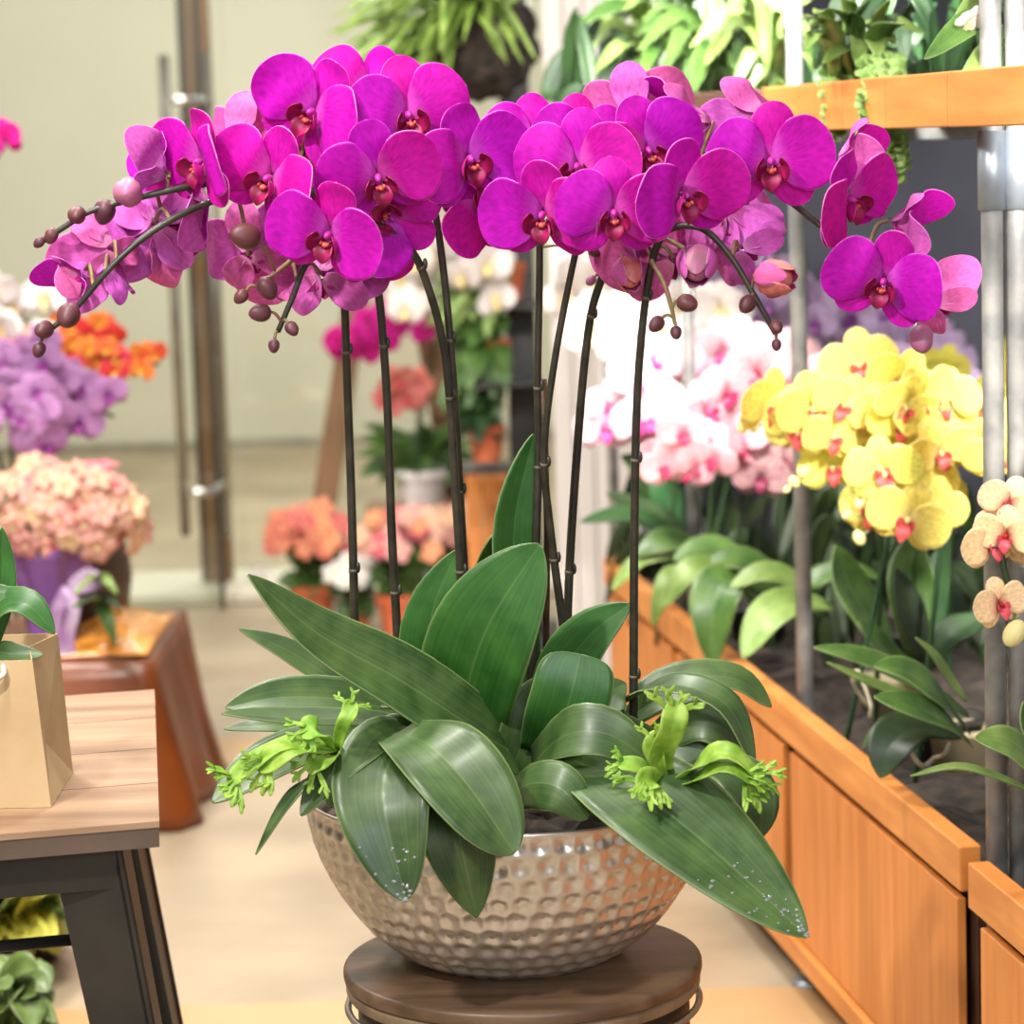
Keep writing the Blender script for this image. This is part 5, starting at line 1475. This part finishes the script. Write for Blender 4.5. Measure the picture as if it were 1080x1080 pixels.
place('blossom', K['white'][1], face_matrix(at_z(278, 627, 0) + Vector((0, 0, .035)), 20, -30, 40, .9), t)

# wooden A-frame stand
t = empty('plant_stand', (at(415, 560, 8.75).x, 8.75, 0), 'brown wooden A-frame plant stand holding the pale grey pot', 'stand', None)
def leg_px(parent, name, a, b, Y, w, m, d=.05):
    A_, B_ = at(a[0], a[1], Y), at(b[0], b[1], Y)
    v = (B_ - A_); z_ = v.normalized(); x_ = Vector((1, 0, 0)); x_ = (x_ - z_ * x_.dot(z_)).normalized(); y_ = z_.cross(x_)
    R = Matrix((x_, y_, z_)).transposed()
    return MB().box((A_ + B_) / 2, (w, d, v.length), 0, R, .004).build(name, M[m], parent, smooth=False)
def floor_y(Y): # pixel row of the floor at depth Y, middle of frame
    p = Vector((-.4, Y, 0)) - Vector((0, 0, H)); return 540 - F * p.dot(UP) / p.dot(FW)
fy = floor_y(8.75) - 2
leg_px(t, 'leg', (380, 285), (327, fy), 8.75, .075, 'stile')
leg_px(t, 'leg', (440, 285), (500, fy), 8.75, .075, 'stile')
sh = at(445, 535, 8.62)
MB().box((at(448, 535, 8.62).x, 8.62, sh.z), (.36, .2, .03), bev=.003).build('shelf_board', M['stile'], t, smooth=False)
MB().box((at(440, 575, 8.62).x, 8.62, at(440, 580, 8.62).z), (.34, .2, .05), bev=.003).build('shelf_board', M['cedar_dark'], t, smooth=False)
sz = sh.z + .015
r = random.Random(61)
x = at(445, 530, 8.62).x
t = empty('potted_foliage', (x, 8.62, sz), 'leafy plant in a pale grey pot on the A-frame stand', 'plant', 'potted plants by the glass doors')
pot_of(t, x, 8.62, .088, .105, 'grey_pot', sz)
mb = MB()
for i in range(60):
    arch(mb, (x + r.uniform(-.04, .04), 8.62, sz + .1), at(r.uniform(375, 505), r.uniform(445, 515), 8.6 + r.uniform(-.1, .1)), .03, .05, (r.uniform(-.5, .5), -.7, .6))
mb.build('foliage', M['leaf_bg'], t)
def stem_up(o, pts): MB().tube(catmull([at(*p) for p in pts], 16), .004, 5).build('flower_stem', M['leaf_dark'], o)
spray('potted_orchid', 'hot pink orchid behind the dark stems, over the grey pot', 'orchid', (x - .02, 8.62, sz + .1), [(455, 370, 8.6), (430, 335, 8.6), (405, 345, 8.6), (375, 362, 8.6), (345, 365, 8.6)], 15, 40, 'hot', 62, group='potted plants by the glass doors') if False else spray('potted_orchid', 'hot pink orchid seen between the dark stems, over the grey pot', 'orchid', 'potted plants by the glass doors', (x - .03, 8.55, sz + .1), [(458, 360, 8.55), (435, 325, 8.55), (410, 335, 8.55), (380, 360, 8.55), (348, 366, 8.55)], 17, 40, 'hot', 62)
spray('potted_orchid', 'salmon pink orchid standing below the hot pink one', 'orchid', 'potted plants by the glass doors', (x - .01, 8.5, sz + .1), [(440, 405, 8.5), (425, 410, 8.5), (418, 435, 8.5)], 7, 40, 'salmon', 63)

# black rack with hanging terracotta pots
t = empty('plant_rack', (at(553, 500, 7.9).x, 7.9, 0), 'tall black post rack in front of the white boarded wall', 'rack')
p0, p1 = at(545, 600, 7.9), at(560, 290, 7.9)
xc = (p0.x + p1.x) / 2
MB().box((xc, 7.9, 1.1), (.085, .07, 2.2), bev=.004).build('post', M['black'], t, smooth=False)
MB().box((xc, 7.9, .02), (.34, .3, .04), bev=.004).build('base', M['black'], t, smooth=False)
for py in (318, 398, 488):
    z = at(525, py, 7.8).z
    MB().box((xc - .07, 7.76, z - .008), (.24, .22, .012)).build('pot_shelf', M['black'], t, smooth=False)
for i, (px, py, lab) in enumerate([(536, 316, 'terracotta pot of white orchids, topmost on the black rack'), (520, 396, 'terracotta pot of trailing greens, middle of the black rack'), (514, 486, 'terracotta pot of dark leaves, lowest on the black rack')]):
    p = at(px, py, 7.76); r = random.Random(70 + i)
    t = empty('rack_pot', (p.x, 7.76, p.z), lab, 'plant', 'pots on the black rack')
    pot_of(t, p.x, 7.76, .052, .10, 'terracotta', p.z)
    mb = MB()
    box_ = [(440, 290, 522, 360), (455, 330, 535, 450), (470, 420, 530, 470)][i]
    for k in range(60 if i < 2 else 40):
        arch(mb, (p.x + r.uniform(-.03, .03), 7.76, p.z + .095), at(r.uniform(box_[0], box_[2]), r.uniform(box_[1], box_[3]), 7.72 + r.uniform(-.12, .06)), r.uniform(.02, .06), .05, (r.uniform(-.5, .5), -.7, .6))
    mb.build('foliage', M[['leaf_lime', 'leaf_bg', 'leaf_dark'][i]], t)
    if i == 0:
        for k in range(34):
            q = at(r.uniform(400, 540), r.uniform(245, 330) if k % 3 else r.uniform(250, 290), 7.65 + r.uniform(-.1, .08))
            place('flower', K['white'][k % 3], face_matrix(q, r.uniform(-35, 35), r.uniform(0, 25), r.uniform(-40, 40), .95 * r.uniform(.8, 1.1)), t)
# pale wooden crate board beside the rack
bp_ = at(518, 530, 8.05)
t = empty('cedar_crate', (bp_.x, 8.05, 0), 'upright orange wooden crate beside the black rack', 'crate')
zt_ = at(518, 486, 8.05).z
for k in range(3):
    MB().box((bp_.x - .05 + .05 * k, 8.05, (zt_ + .0) / 2), (.047, .03, zt_), bev=.002).build('slat', M['cedar'], t, smooth=False)
for z in (.1, zt_ - .08):
    MB().box((bp_.x, 8.075, z), (.15, .02, .05), bev=.002).build('batten', M['cedar_dark'], t, smooth=False)

# hanging fern basket
hp_ = at(512, 48, 6.4)
t = empty('hanging_fern', tuple(hp_), 'feathery lime green fern hanging in a dark root basket', 'fern')
rb_ = MB().ell(hp_, (.12, .11, .12), nu=28, nv=18, fn=lambda p, a, b: p * (1 + .22 * noise.noise(p * 4)))
rb_.build('root_ball', M['bark'], t)
for a in range(3):
    d = Vector((math.cos(a * 2.1), math.sin(a * 2.1), 0)) * .1
    MB().tube([hp_ + d, hp_ + Vector((0, 0, 1.1))], .002, 5).build('hanging_wire', M['steel'], t)
mb, r = MB(), random.Random(81)
for i in range(260):
    px, py = r.uniform(340, 480), r.uniform(-40, 105)
    if r.random() < .35: px, py = r.uniform(440, 575), r.uniform(-40, 70)
    arch(mb, hp_ + Vector((r.uniform(-.08, .05), r.uniform(-.08, .08), .06)), at(px, py, 6.35 + r.uniform(-.2, .2)), r.uniform(.02, .1), .017, (r.uniform(-.5, .5), -.7, .6), n=7, ss=[-1, 0, 1])
mb.build('fronds', M['leaf_fernbg'], t) if 'leaf_fernbg' in M else mb.build('fronds', M['leaf_lime'], t)
